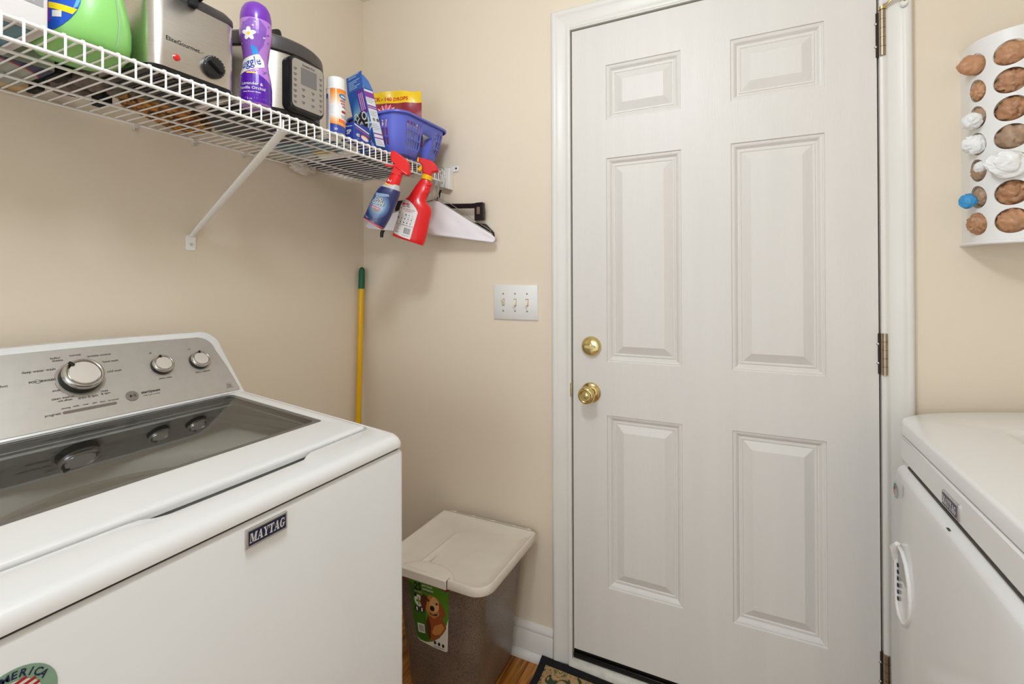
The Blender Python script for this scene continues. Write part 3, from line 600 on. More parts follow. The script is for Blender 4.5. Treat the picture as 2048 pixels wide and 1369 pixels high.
# ------------------------------------------------------------------ broom / mop handle in the corner
YEL = mat('yellow_enamel', (232, 178, 10), .35); GRN = mat('green_grip', (16, 92, 52), .45)
mo = thing('mop_handle', 'yellow pole with green grip end leaning in the corner behind the washer', 'pole', (.020, -.20, 0))
p1 = V3(.020, -.0315, 1.343); p0 = V3(.022, -.0315-.0375*1.343, 0.01); dd = (p1-p0).normalized()
b = NB(); tube(b, [p0, p1-dd*.085], .0112, 20); finish('pole', b, YEL, mo, True, smooth=50)
b = NB(); q = p1-dd*.088; tube(b, [q, q+dd*.072, q+dd*.082, q+dd*.0875], [.0124, .0122, .0095, .003], 20); finish('grip', b, GRN, mo, True, smooth=50)

# ------------------------------------------------------------------ rug
rg = thing('door_mat', 'floral tan rug with black woven border lying in front of the door', 'rug', (1.28, -.42, 0))
def rugmat():
    m = bpy.data.materials.new('rug_floral'); m.use_nodes = True; nt = m.node_tree; bs = nt.nodes['Principled BSDF']; bs.inputs['Roughness'].default_value = .95
    tc = nt.nodes.new('ShaderNodeTexCoord'); n = nt.nodes.new('ShaderNodeTexNoise'); n.inputs['Scale'].default_value = 17; n.inputs['Detail'].default_value = 2.5; n.inputs['Distortion'].default_value = 1.6; nt.links.new(tc.outputs['Object'], n.inputs['Vector'])
    r = nt.nodes.new('ShaderNodeValToRGB'); r.color_ramp.interpolation = 'CONSTANT'; e = r.color_ramp.elements; e[0].position = 0; e[0].color = lin((62, 78, 56)); e[1].position = .40; e[1].color = lin((200, 158, 104))
    for p, c in ((.47, (214, 176, 122)), (.53, (104, 64, 38)), (.545, (206, 166, 112)), (.60, (120, 124, 74)), (.66, (206, 166, 112))): k = e.new(p); k.color = lin(c)
    nt.links.new(n.outputs['Fac'], r.inputs[0]); nt.links.new(r.outputs[0], bs.inputs['Base Color'])
    w = nt.nodes.new('ShaderNodeTexNoise'); w.inputs['Scale'].default_value = 400; bp = nt.nodes.new('ShaderNodeBump'); bp.inputs['Strength'].default_value = .7; bp.inputs['Distance'].default_value = .003; nt.links.new(w.outputs['Fac'], bp.inputs['Height']); nt.links.new(bp.outputs[0], bs.inputs['Normal']); return m
RX0, RX1, RY0, RY1 = .797, 1.70, -.80, -.019
def rz(x, y): return .009+.018*max(0, (y+.12)/.10)**2*max(0, 1-(x-.8)/.5)
b = NB(); us = [RX0+.022+(RX1-RX0-.044)*k/16 for k in range(17)]; vs = [RY0+.022+(RY1-.022-RY0-.022)*k/30 for k in range(31)]
quadgrid(b, us, vs, lambda x, y: V3(x, y, rz(x, y))); finish('rug_field', b, rugmat(), rg, True, solid=.005)
for u0, u1, v0, v1 in ((RX0, RX0+.0225, RY0, RY1), (RX1-.0225, RX1, RY0, RY1), (RX0+.022, RX1-.022, RY1-.0225, RY1), (RX0+.022, RX1-.022, RY0, RY0+.0225)):
    b = NB(); quadgrid(b, [u0+(u1-u0)*k/16 for k in range(17)], [v0+(v1-v0)*k/30 for k in range(31)], lambda x, y: V3(x, y, rz(x, y)+.0012)); finish('rug_border', b, mat('rug_black', (20, 19, 22), .95, bump=.6, bscale=500), rg, True, solid=.0065)

# ------------------------------------------------------------------ pet food bin
bn = thing('pet_food_container', 'tall translucent pet food bin with beige lid and green label beside washer', 'storage bin', (.60, -.21, 0))
def kib():
    m = bpy.data.materials.new('kibble_seen_through_plastic'); m.use_nodes = True; nt = m.node_tree; bs = nt.nodes['Principled BSDF']; bs.inputs['Roughness'].default_value = .28
    tc = nt.nodes.new('ShaderNodeTexCoord'); v = nt.nodes.new('ShaderNodeTexVoronoi'); v.inputs['Scale'].default_value = 230; nt.links.new(tc.outputs['Object'], v.inputs['Vector'])
    n = nt.nodes.new('ShaderNodeTexNoise'); n.inputs['Scale'].default_value = 9; n.inputs['Detail'].default_value = 4; nt.links.new(tc.outputs['Object'], n.inputs['Vector'])
    r = nt.nodes.new('ShaderNodeValToRGB'); r.color_ramp.elements[0].position = .1; r.color_ramp.elements[1].position = .8; r.color_ramp.elements[0].color = lin((128, 114, 104)); r.color_ramp.elements[1].color = lin((96, 84, 74)); nt.links.new(v.outputs['Distance'], r.inputs[0])
    r2 = nt.nodes.new('ShaderNodeValToRGB'); r2.color_ramp.elements[0].position = .3; r2.color_ramp.elements[1].position = .75; r2.color_ramp.elements[0].color = (.85, .82, .8, 1); r2.color_ramp.elements[1].color = (1.25, 1.2, 1.18, 1); nt.links.new(n.outputs['Fac'], r2.inputs[0])
    mx = nt.nodes.new('ShaderNodeMixRGB'); mx.blend_type = 'MULTIPLY'; mx.inputs[0].default_value = 1; nt.links.new(r.outputs[0], mx.inputs[1]); nt.links.new(r2.outputs[0], mx.inputs[2]); nt.links.new(mx.outputs[0], bs.inputs['Base Color']); return m
BT = (.432, .752, -.356, -.034); BB = (.468, .700, -.318, -.022)
def bring(t, e=0, r=.048): 
    q = [BB[k]+(BT[k]-BB[k])*t for k in range(4)]; P = rrect(q[0]-e, q[1]+e, q[2]-e, q[3]+e, r, 8); return P
b = NB(); loft(b, [[V3(x, y, z) for x, y in bring(t, e)] for t, z, e in ((0, .003, -.012), (0, .012, -.002), (.03, .022, 0), (.25, .12, 0), (.5, .22, 0), (.75, .32, 0), (1, .4215, 0))]); body = finish('body', b, kib(), bn, True, smooth=50)
BEI = mat('bin_lid_plastic', (222, 212, 198), .42, noise_amt=.04, nscale=14)
LX0, LX1, LY0, LY1 = .411, .784, -.380, -.027
def lrec(e, r): return rrect(LX0+e, LX1-e, LY0+e, LY1-e, r, 8)
def bl(e, r, z): return [V3(x, y, z) for x, y in lrec(e, r)]
def lo(e, rb=.010, rf=.055):     # lid outline: tight corners at the hinge side, wide ones in front
    P = []; x0, x1, y0, y1 = LX0+e, LX1-e, LY0+e, LY1-e
    for cx, cy, r, a0 in ((x1, y0, max(.004, rf-e), -90), (x1, y1, max(.003, rb-e*.3), 0), (x0, y1, max(.003, rb-e*.3), 90), (x0, y0, max(.004, rf-e), 180)):
        ox = cx-r if cx == x1 else cx+r; oy = cy+r if cy == y0 else cy-r
        for k in range(9): a = radians(a0+90*k/8); P.append((ox+r*cos(a), oy+r*sin(a)))
    return P
def blo(e, z): return [V3(x, y, z) for x, y in lo(e)]
b = NB(); loft(b, [blo(.012, .4165), blo(.001, .4165), blo(0, .4185), blo(.001, .4375), blo(.003, .4405), blo(.0075, .4405), blo(.010, .4385), blo(.020, .4300), blo(.045, .4255)], False, True); lid = finish('lid', b, BEI, bn, True, smooth=35)
b = NB(); loft(b, [[V3(.535+(x*.012), y, z+h) for x, h in ((-1, -.004), (-.6, .004), (0, .006), (.6, .004), (1, -.004))] for y, z in ((-.125, .4235), (-.145, .4275), (-.24, .4290), (-.320, .4320), (-.335, .4310))], closed=False); finish('lid_ridge', b, BEI, lid, True, smooth=60)
b = NB(); hd_ = [cos(pi*k/20) for k in range(21)]; loft(b, [[V3(.580+w_*x, y0_+d_*sqrt(max(0, 1-x*x)), z) for x in hd_] for w_, y0_, d_, z in ((.094, -.372, .062, .4240), (.089, -.371, .054, .4365), (.083, -.370, .044, .4405), (.070, -.369, .030, .4415))]); finish('lid_dome', b, BEI, lid, True, smooth=50)
b = NB(); box(b, .480, .658, -.3840, -.372, .4140, .4412); finish('latch', b, BEI, lid, True, bevel=.003)
b = NB(); box(b, .6585, .6598, -.3815, -.364, .4165, .4408); finish('latch_gap', b, APPG, lid, True)
b = NB(); tube(b, [(LX0+.03, LY1-.001, .4425), (LX1-.02, LY1-.001, .4425)], .0012, 6)
for x in (.46, .54, .62, .70, .755): tube(b, [(x-.005, LY1-.001, .4432), (x+.005, LY1-.001, .4432)], .0028, 8)
finish('hinge_rod', b, BEI, lid, True, smooth=60)
# label on the sloping front face : u = x, v = z
def bfm(u, v):
    t = v/.42; y = BB[2]+(BT[2]-BB[2])*t; return V3(u, y-.0004, v), V3(0, -1, -.11).normalized()
LG = mat('label_green', (84, 140, 36), .4); LGD = mat('label_green_deep', (52, 104, 28), .4); LW = mat('label_white', (226, 222, 214), .4); LB = mat('label_black', (22, 24, 22), .5)
D = Decal(bfm)
def q(a, c):   # label unit square (a right, c up) to the skewed outline seen in the photo
    x0 = .524+(.506-.524)*c; x1 = .633+(.650-.633)*c; return (x0+(x1-x0)*a, .203+.007*a+.193*c)
def QP(pts): return [q(a, c) for a, c in pts]
def QR(x0, x1, y0, y1): return QP([(x0, y0), (x1, y0), (x1, y1), (x0, y1)])
D.poly(QP([(0.04, .045), (.10, .01), (.5, -.03), (.93, -.05), (1.0, -.03), (1, .2), (1, 1), (0, 1), (0, .15)]), LW, 0)
D.poly(QP([(0.04, .065), (.12, .03), (.30, .02), (.5, .05), (.75, .15), (.92, .32), (1.0, .50), (1, 1), (0, 1), (0, .15)]), LG, 1)
D.poly(QP([(0, .15), (.04, .065), (.12, .03), (.42, .03), (.40, .10), (.36, .3), (.38, .55), (.30, .75), (.12, .92), (0, .95)]), LGD, 1.5)
fu, fur, fu2, fu3 = mat('coat_gold', (196, 130, 66), .6), mat('coat_red', (150, 78, 36), .6), mat('coat_dark', (92, 42, 24), .6), mat('coat_light', (220, 172, 116), .6)
D.poly(QP([(.42, .06), (.37, .20), (.36, .36), (.44, .48), (.80, .50), (.93, .40), (.95, .34), (.85, .23), (.72, .15), (.55, .075)]), fur, 2)
D.poly(QP([(.42, .06), (.37, .20), (.36, .36), (.44, .46), (.50, .30), (.48, .12)]), fu2, 2.2)
D.poly(QP([(.52, .20), (.60, .32), (.82, .40), (.90, .34), (.78, .22), (.62, .17)]), fu, 2.3)
D.poly(QP([(.36, .62), (.40, .74), (.52, .81), (.70, .79), (.80, .70), (.80, .58), (.72, .50), (.60, .44), (.48, .48), (.40, .54)]), fu, 2.6)
D.poly(QP([(.48, .60), (.53, .74), (.62, .80), (.72, .74), (.76, .62), (.66, .55), (.55, .54)]), fu3, 2.8)
D.poly(QP([(.36, .80), (.27, .74), (.24, .64), (.30, .54), (.36, .52), (.41, .64), (.46, .76)]), fu2, 3)
D.poly(QP([(.76, .74), (.88, .66), (.93, .56), (.86, .48), (.78, .46), (.74, .58)]), fur, 3)
D.poly(QP(ell(.565, .600, .065, .045, 16)), LB, 3.2); D.poly(QP(ell(.47, .715, .03, .02, 12)), LB, 3.2); D.poly(QP(ell(.69, .69, .03, .02, 12)), LB, 3.2)
D.poly(QP([(.46, .53), (.50, .50), (.60, .475), (.70, .51), (.70, .54), (.58, .50)]), LB, 3.2); D.poly(QP([(.53, .50), (.60, .485), (.66, .505), (.60, .47)]), mat('tongue', (200, 110, 110), .5), 3.4)
c = q(.21, .845); D.text('25', c[0], c[1], .030, LB, 3, bold=.04, rot=-2, sx=.9)
c = q(.33, .925); D.text('pet food', c[0], c[1], .0105, LW, 3, align='LEFT', bold=.02, rot=-1)
c = q(.33, .870); D.text('container', c[0], c[1], .0105, LW, 3, align='LEFT', bold=.02, rot=-1)
c = q(.33, .838); D.rect(c[0], c[0]+.035, c[1], c[1]+.003, LGD, 3)
c = q(.20, .80); D.text('POUNDS', c[0], c[1], .0058, LW, 3, rot=-2)
D.poly(QP(ell(.20, .67, .115, .095, 24)), LW, 2.5); D.poly(QR(.185, .215, .60, .72), LG, 2.8); D.poly(QR(.13, .27, .647, .677), LG, 2.9); D.poly(QP(ell(.13, .75, .035, .03, 14)), LB, 3)
for a in (.13, .27): D.poly(QP(ell(a, .53, .065, .048, 18)), LB, 2.6); D.poly(QR(a-.02, a+.02, .50, .56), LW, 2.9)
D.poly(QR(.09, .30, .155, .30), LW, 2.5)
for k in range(9): D.poly(QR(.12+k*.017, .12+k*.017+(.010 if k % 3 else .005), .175, .28), LB, 2.8)
for k in range(3): D.poly(QP(ell(.60+k*.13, .055-.008*k, .04, .03, 14)), LB, 2.8)
D.poly(QP([(.55, -.010), (.9, -.022), (.9, -.010), (.55, .002)]), mat('label_grey', (150, 148, 140), .5), 2.8)
D.poly(QP([(.80, 1.0), (.84, .94), (.92, .925), (1.0, .95), (1.0, 1.0)]), mat('sticker_navy', (28, 34, 80), .45), 2.8); D.poly(QP([(.84, .945), (.92, .93), (1.0, .955), (.90, .985)]), mat('sticker_red', (176, 38, 44), .45), 3); D.poly(QP([(.87, .96), (.98, .99), (.97, .975), (.88, .948)]), LW, 3.2)
D.done('label', bn, True, label='green printed label with a golden dog')

# ------------------------------------------------------------------ wall dispenser full of plastic bags
DC = (1.972, -.045); DA, DB_ = .086, .085; DZB, DZT = 1.362, 1.822
def dpt(s, z, e=0.):      # s: arc position (m) starting at the left wall edge
    a, bq = DA+e, DB_+e
    if s < .045: return V3(DC[0]-a, -s, z)
    ph = (s-.045)/.0855
    if ph > pi: return V3(DC[0]+a, DC[1]+(s-.045-pi*.0855), z)
    return V3(DC[0]-a*cos(ph), DC[1]-bq*sin(ph), z)
def dn(s): 
    p, q_ = dpt(s-.001, 0), dpt(s+.001, 0); t = (q_-p).normalized(); return V3(t.y, -t.x, 0)
STOT = .045*2+pi*.0855
dis = thing('bag_dispenser', 'tall white wall dispenser with rows of oval holes stuffed with plastic bags', 'bag holder', (DC[0], 0, DZB))
cols = [(.045+.0855*radians(20), .0205, .0262), (.045+.0855*radians(62), .0285, .0268), (STOT-.045-.0855*radians(62), .0285, .0268), (STOT-.045-.0855*radians(20), .0205, .0262)]
ROWS = [1.769-.0603*i for i in range(7)]
b = NB(); cuts = [0, cols[0][0]-.0225, (cols[0][0]+.0205+cols[1][0]-.0285)/2, (cols[1][0]+cols[2][0])/2, (cols[2][0]+.0285+cols[3][0]-.0205)/2, cols[3][0]+.0225, STOT]
zc = [DZB]+[ROWS[6]-.0301+.0603*k for k in range(8)]+[DZT]
b = NB(); edges_ = {0.: [], -.0022: []}
for E_ in (0., -.0022):
    def strip(s0, s1, z0, z1): n = max(2, int((s1-s0)/.008)); quadgrid(b, [s0+(s1-s0)*k/n for k in range(n+1)], [z0, z1], lambda s, z: dpt(s, z, E_))
    strip(cuts[0], cuts[1], DZB, DZT); strip(cuts[5], cuts[6], DZB, DZT)
    for ci in range(4):
        s0, s1 = cuts[ci+1], cuts[ci+2]; sc_, ha, hb_ = cols[ci]
        strip(s0, s1, DZB, zc[1]); strip(s0, s1, zc[8], DZT)
        for ri in range(7):
            zz = ROWS[6-ri]; z0, z1 = zc[ri+1], zc[ri+2]; n = 40; O, I = [], []
            for k in range(n):
                a = 2*pi*k/n; ca, sa = cos(a), sin(a)
                tt = min(((s1-sc_) if ca > 0 else (sc_-s0))/max(abs(ca), 1e-6), ((z1-zz) if sa > 0 else (zz-z0))/max(abs(sa), 1e-6)); O.append((sc_+ca*tt, zz+sa*tt))
                rt = radians(18 if ci in (0, 1) else -18); ex, ey = ha*ca, hb_*sa; I.append((sc_+ex*cos(rt)-ey*sin(rt), zz+ex*sin(rt)+ey*cos(rt)))
            for cpt in [(s1, z1), (s0, z1), (s0, z0), (s1, z0)]:
                kk = min(range(n), key=lambda k: (O[k][0]-cpt[0])**2+(O[k][1]-cpt[1])**2); O[kk] = cpt
            mids = [((o_[0]+i_[0])/2, (o_[1]+i_[1])/2) for o_, i_ in zip(O, I)]
            loft(b, [[dpt(*p, E_) for p in O], [dpt(*p, E_) for p in mids], [dpt(*p, E_) for p in I]], False, False); edges_[E_].append(I)
for I in edges_[0.]: loft(b, [[dpt(*p) for p in I], [dpt(*p, -.0022) for p in I]], False, False)
bmesh.ops.remove_doubles(b, verts=b.verts[:], dist=.0001)
def shn(p):
    x, y = p.x, p.y
    v = V3((x-DC[0])/DA**2, (y-DC[1])/DB_**2 if y < DC[1] else 0, 0); inner = ((x-DC[0])/DA)**2+(((y-DC[1])/DB_)**2 if y < DC[1] else 0) < .975
    v.normalize(); return -v if inner else v
b.normal_update()
for f_ in b.faces:
    if f_.normal.dot(shn(f_.calc_center_median())) < 0: f_.normal_flip()
sh_ = finish('shell', b, WHITEP, dis, True, smooth=170)
mw = wm(dis); sh_.data.normals_split_custom_set_from_vertices([shn(mw @ v.co) for v in sh_.data.vertices])
b = NB(); n = 30; tube(b, [dpt(STOT*k/n, DZB+.001, .001) for k in range(n+1)], .0045, 8); finish('bottom_rim', b, WHITEP, dis, True, smooth=60)
BRW = mat('brown_bag_film', (192, 142, 104), .38, noise_amt=.14, nscale=40, bump=1., bscale=60); BRD = mat('brown_bag_film_dark', (180, 132, 96), .38, noise_amt=.2, nscale=45, bump=1., bscale=60)
WBG = mat('white_bag_film', (240, 240, 238), .4, noise_amt=.05, nscale=60, bump=1., bscale=70); BLB = mat('blue_bag_film', (64, 150, 206), .38, noise_amt=.15, nscale=60, bump=1., bscale=70); TAN = mat('tan_bag_film', (172, 142, 116), .4, noise_amt=.2, nscale=50, bump=1., bscale=60)
for m_ in (BRW, BRD, WBG, BLB, TAN): folds(m_, 45, .0035)
ordi = ['topmost', 'second', 'third', 'fourth', 'fifth', 'sixth', 'lowest']
def bagat(ci, ri, m, r, out, desc, sq=(1, 1, 1), amp=.5, dx=(0, 0, 0), fr=1.6, sub=4):
    sc_ = cols[ci][0]; c = dpt(sc_, ROWS[ri])+dn(sc_)*out+Vector(dx); b = NB(); crumple(b, (0, 0, 0), r, amp, fr, 3+ci*11+ri*2.3, sub, 1.2, sq=sq)
    o = finish('plastic_bag', b, m, None, smooth=80); o.location = c; tag(o, desc, 'plastic bag', 'plastic bags in the wall dispenser'); return o
bagat(1, 0, BRW, .0300, -.019, 'light brown crumpled plastic bag filling the top hole of the right column', amp=.28)
bagat(1, 1, BRD, .0300, -.024, 'brown crumpled plastic bag in the second hole of the right column', amp=.45)
bagat(1, 2, BRD, .0300, -.024, 'brown crumpled plastic bag in the third hole of the right column', fr=1.8, amp=.45)
bagat(1, 3, TAN, .0300, -.021, 'greyish tan crumpled bag in the right column just above the big white bag', fr=1.2, amp=.4)
bagat(1, 4, WBG, .0340, -.002, 'big white thin plastic bag bursting from the middle of the dispenser', sq=(1.15, .6, .85), amp=.45, fr=.9, sub=5, dx=(-.010, -.008, 0))
bagat(1, 5, BRD, .0300, -.025, 'brown crumpled plastic bag in the right column just below the white bag', fr=1.7, amp=.5)
bagat(1, 6, BRW, .0300, -.020, 'light brown crumpled bag in the lowest hole of the right column', amp=.4)
bagat(0, 0, BRW, .0235, .000, 'brown bag poking out to the left from the top hole of left column', sq=(1.2, .7, .95), amp=.4, dx=(-.007, -.002, 0), fr=.9)
bagat(0, 1, BRW, .0225, -.010, 'brown crumpled plastic bag in the second hole of the left column', sq=(.8, .8, 1.), amp=.4)
bagat(0, 2, TAN, .0220, -.012, 'tan bag tucked behind the white one in the third left hole', dx=(.003, 0, .004), amp=.35)
bagat(0, 2, WBG, .0185, .008, 'small white plastic bag spilling from the third hole of left column', amp=.4, dx=(-.004, -.006, -.010), fr=.9)
bagat(0, 3, WBG, .0235, .003, 'ragged white plastic bag hanging from the fourth hole of left column', sq=(1., .7, 1.), amp=.45, dx=(-.002, -.004, -.002), fr=.9)
bagat(0, 4, TAN, .0225, -.012, 'grey tan bag showing in the fifth hole of the left column', dx=(0, 0, -.002), amp=.35)
bagat(0, 4, WBG, .0130, .010, 'little white bag tuft at the fifth left hole touching the big white bag', amp=.4, dx=(.012, -.008, .006), fr=.9)
bagat(0, 5, TAN, .0225, -.009, 'striped grey tan bag rolled in the sixth hole of left column', sq=(.8, .8, 1), dx=(.003, 0, 0), amp=.35)
bagat(0, 5, BLB, .0165, .008, 'bright blue plastic bag poking out of the sixth hole of left column', sq=(1, .7, 1), amp=.4, dx=(-.010, 0, -.008), fr=.9)
bagat(0, 6, BRD, .0240, -.003, 'brown crumpled plastic bag in the lowest hole of the left column', sq=(.9, .8, 1), amp=.45)

# ------------------------------------------------------------------ things standing on the wire shelf
ZS = SZ+.0028
def ringz(cx, cy, rx, ry, z, n=40, p=2.):
    o = []
    for k in range(n):
        a = 2*pi*k/n; c, s = cos(a), sin(a); o.append(V3(cx+rx*abs(c)**(2/p)*(1 if c >= 0 else -1), cy+ry*abs(s)**(2/p)*(1 if s >= 0 else -1), z))
    return o
# white carton at the left end
wb = thing('carton', 'white carton with grey printed band at the left end of the shelf', 'box', (.29, -1.26, ZS))
b = NB(); loft(b, [[V3(x, y, z) for x, y in rrect(.205, .3800, -1.38, -1.1365, .004, 3)] for z in (ZS+.001, ZS+.24)]); finish('box', b, mat('carton_white', (214, 208, 205), .6), wb, True, smooth=50)
b = NB(); box(b, .215, .366, -1.37, -1.150, ZS-.0002, ZS+.001); finish('base_tray', b, mat('teal_film', (84, 132, 146), .3), wb, True)
D = Decal(planemap((.3803, -1.26, ZS), (0, 1, 0), (0, 0, 1))); D.poly([(-.12, .0475), (.117, .0400), (.117, .0545), (-.12, .062)], mat('band_grey', (150, 148, 148), .5), 0); D.poly([(-.1, .070), (.116, .066), (.116, .10), (-.1, .10)], mat('band_red', (232, 110, 112), .5), 0); D.circ(.103, .049, .0038, LW, 1); D.poly(rrect(.03, .05, .047, .056, .003, 3), LW, 1); D.done('print', wb, True)
# green detergent jug
gj = thing('detergent_jug', 'light green plastic detergent jug with blue and purple label', 'bottle', (.318, -1.068, ZS))
GP = mat('green_hdpe', (142, 205, 112), .34, sss=.15); 
GS = [(.050, .050, 0, 2.6), (.066, .058, .003, 2.6), (.076, .064, .012, 2.5), (.081, .067, .03, 2.4), (.083, .0675, .055, 2.3), (.082, .064, .085, 2.2), (.078, .057, .115, 2.1), (.070, .049, .145, 2.), (.058, .041, .175, 2.), (.040, .033, .20, 2.), (.026, .026, .215, 2.), (.024, .024, .235, 2.)]
b = NB(); loft(b, [ringz(0, 0, rx, ry, z, 44, p) for rx, ry, z, p in GS]); finish('body', b, GP, gj, smooth=60)
b = NB(); lathe(b, [(.029, .222), (.030, .225), (.029, .262), (.027, .265)], (0, 0, 0), (0, 0, 1), 28); finish('cap', b, mat('jug_cap_green', (40, 120, 40), .4), gj, smooth=40)
b = NB(); tube(b, [(-.045, .0, .185), (-.075, -.004, .172), (-.098, -.006, .13), (-.098, -.006, .085), (-.078, -.004, .05)], .011, 12); finish('handle', b, GP, gj, smooth=60)
def jug(u, v):      # angle from facing the room (u metres round), v height
    for (a, c, z, p), (a2, c2, z2, p2) in zip(GS[:-1], GS[1:]):
        if z <= v <= z2: t = (v-z)/(z2-z); rx, ry, p = a+(a2-a)*t, c+(c2-c)*t, p+(p2-p)*t; break
    def pt(al): 
        ca, sa = cos(al), sin(al); return V3(rx*abs(ca)**(2/p)*(1 if ca >= 0 else -1), ry*abs(sa)**(2/p)*(1 if sa >= 0 else -1), v)
    al = radians(-60)+u/.072; q_ = pt(al); t_ = (pt(al+.02)-pt(al-.02)).normalized(); return q_, V3(t_.y, -t_.x, .12).normalized()
D = Decal(lambda u, v: jug(u, max(.001, v-.016)), cut=.008, base=.0006); LBL = mat('label_blue', (26, 84, 190), .35); LYE = mat('label_yellow', (244, 214, 24), .4); LPU = mat('label_purple', (140, 50, 160), .4); LLB = mat('label_lightblue', (96, 170, 232), .35)
ell_ = ell(-.012, .092, .056, .062, 40); D.poly(ell_, LBL, 0)
D.poly([(.020, .150), (.040, .128), (.046, .10), (.040, .075), (.034, .070), (.040, .10), (.034, .125)], LLB, 1)
D.poly(ell(-.016, .112, .040, .030, 28), mat('label_lilac', (206, 184, 196), .4), 1.5); D.text('Softener', -.014, .107, .0150, mat('label_leaf', (70, 120, 40), .4), 2.5, bold=.03, shear=.2)
D.poly([(-.004, .079), (.040, .070), (.034, .060), (-.003, .068)], LYE, 2); D.poly([(-.050, .075), (-.004, .079), (.000, .045), (-.030, .043)], LPU, 1.2); D.rect(.003, .018, .053, .064, LW, 2.4); D.text('128', .034, .095, .009, LW, 2.5, bold=.03); D.poly([(.0915, .20), (.0940, .20), (.0990, .12), (.0985, .07), (.0945, .03), (.0925, .03), (.0955, .07), (.0960, .12)], mat('level_strip', (160, 190, 160), .4), 0)
D.done('label', gj)
# steel deep fryer
fr = thing('deep_fryer', 'brushed steel deep fryer with black knob and black lid on shelf', 'deep fryer', (.302, -.912, ZS))
FX0, FX1, FY0, FY1 = .200, .4045, -1.000, -.8235
b = NB(); loft(b, [[V3(x, y, ZS+z) for x, y in rrect(FX0+e, FX1-e, FY0+e, FY1-e, .026, 8)] for z, e in ((.0085, 0), (.150, 0), (.1515, .001))]); fb = finish('body', b, STEEL, fr, True, smooth=40)
b = NB(); loft(b, [[V3(x, y, ZS+z) for x, y in rrect(FX0+e, FX1-e, FY0+e, FY1-e, .026, 8)] for z, e in ((0.001, .004), (.004, .002), (.009, .0015))])
for k in range(14): box(b, FX0+.03, FX1-.03, FY0+.02+k*.0105, FY0+.025+k*.0105, ZS-.0001, ZS+.001)
finish('base', b, BLACKP, fr, True, smooth=40)
b = NB(); loft(b, [[V3(x, y, ZS+z) for x, y in rrect(FX0+e, FX1-e, FY0+e, FY1-e, .026, 8)] for z, e in ((.1515, .0015), (.156, -.0015), (.164, -.001), (.174, .006), (.180, .022), (.183, .05))]); fl = finish('lid', b, mat('lid_charcoal', (66, 62, 60), .3), fr, True, smooth=50)
b = NB(); loft(b, [[V3(x, y, ZS+z) for y in (-.944, -.900) for z in ((z0, z1) if y == -.944 else (z1, z0))] for x, z0, z1 in ((.385, .168, .186), (.405, .170, .196), (.440, .186, .206), (.452, .192, .208), (.458, .196, .204))]); finish('handle', b, BLACKP, fl, True, bevel=.004)
b = NB(); box(b, .3845, .4125, -.930, -.912, ZS+.150, ZS+.178); finish('latch', b, BLACKM, fl, True, bevel=.002)
b = NB(); o_ = (FX1-.0002, -.8785, ZS+.0425); lathe(b, [(.0228, 0), (.0235, .003), (.0225, .008), (.0180, .0095), (.0170, .0098)], o_, (1, 0, 0), 40); loft(b, [[V3(o_[0]+h, o_[1]+x*cos(-.55)-z*sin(-.55), o_[2]+x*sin(-.55)+z*cos(-.55)) for x, z in ((-.0165, -w_), (.0165, -w_), (.0165, w_), (-.0165, w_))] for h, w_ in ((.008, .0055), (.018, .0035))]); kb = finish('knob', b, BLACKP, fr, True, smooth=35)
D = Decal(planemap((o_[0]+.0083, o_[1], o_[2]), (0, 1, 0), (0, 0, 1)))
for k in range(9): a = radians(100-k*18); D.line((cos(a)*.0185, sin(a)*.0185), (cos(a)*.0215, sin(a)*.0215), .0020, LW)
for k in range(6): a = radians(165-k*9); a2 = radians(165-(k+1)*9); D.poly([(cos(a)*.0190, sin(a)*.0190), (cos(a)*.0212, sin(a)*.0212), (cos(a2)*.0212, sin(a2)*.0212), (cos(a2)*.0190, sin(a2)*.0190)], LW)
D.circ(-.020, -.001, .0015, LW); D.done('print', kb, True)
b = NB(); lathe(b, [(.0066, 0), (.0066, .0015), (.0052, .0024), (.0025, .0034), (.0003, .0036)], (FX1-.0002, -.9505, ZS+.0335), (1, 0, 0), 24); finish('pilot_light', b, mat('red_lens', (206, 22, 18), .15, coat=.5), fr, True, smooth=50)
D = Decal(planemap((FX1, -.938, ZS+.0615), (0, 1, 0), (0, 0, 1))); D.text('EliteGourmet', 0, 0, .0118, BLACKM, 0, bold=.012); D.text('elf', .036, .0, .0075, mat('print_grey', (120, 118, 116), .5), 0, shear=.3); D.done('print', fb, True)
# purple scent booster bottle
sn = thing('scent_booster_bottle', 'purple waisted bottle with rounded purple cap between fryer and pressure cooker', 'bottle', (.378, -.7595, ZS))
PSH = [(.0300, 0), (.0335, .003), (.0345, .012), (.0345, .045), (.0330, .065), (.0285, .088), (.0262, .105), (.0270, .122), (.0310, .145), (.0345, .162), (.0352, .172), (.0340, .182), (.0335, .200)]
b = NB(); lathe(b, PSH, (0, 0, 0), (0, 0, 1), 44); sb_ = finish('body', b, mat('lilac_shrink_wrap', (178, 120, 204), .25, coat=.4), sn, smooth=60)
b = NB(); lathe(b, [(.0332, .196), (.0338, .200), (.0335, .212), (.0310, .226), (.0255, .237), (.0170, .244), (.0080, .247), (.0004, .248)], (0, 0, 0), (0, 0, 1), 44, cap0=False); finish('cap', b, mat('purple_cap', (112, 44, 168), .22, coat=.3), sn, smooth=60)
def snm(u, v):
    v = min(max(v, 0), .2)
    for (a, z), (a2, z2) in zip(PSH[:-1], PSH[1:]):
        if z <= v <= z2: r = a+(a2-a)*(v-z)/(z2-z); sl = (a2-a)/(z2-z); break
    al = radians(-58)+u/.032; return V3(r*cos(al), r*sin(al), v), V3(cos(al), sin(al), -sl).normalized()
D = Decal(snm, cut=.006); PU = mat('deep_purple', (84, 16, 160), .25, coat=.4); NVB = mat('logo_blue', (22, 52, 150), .3)
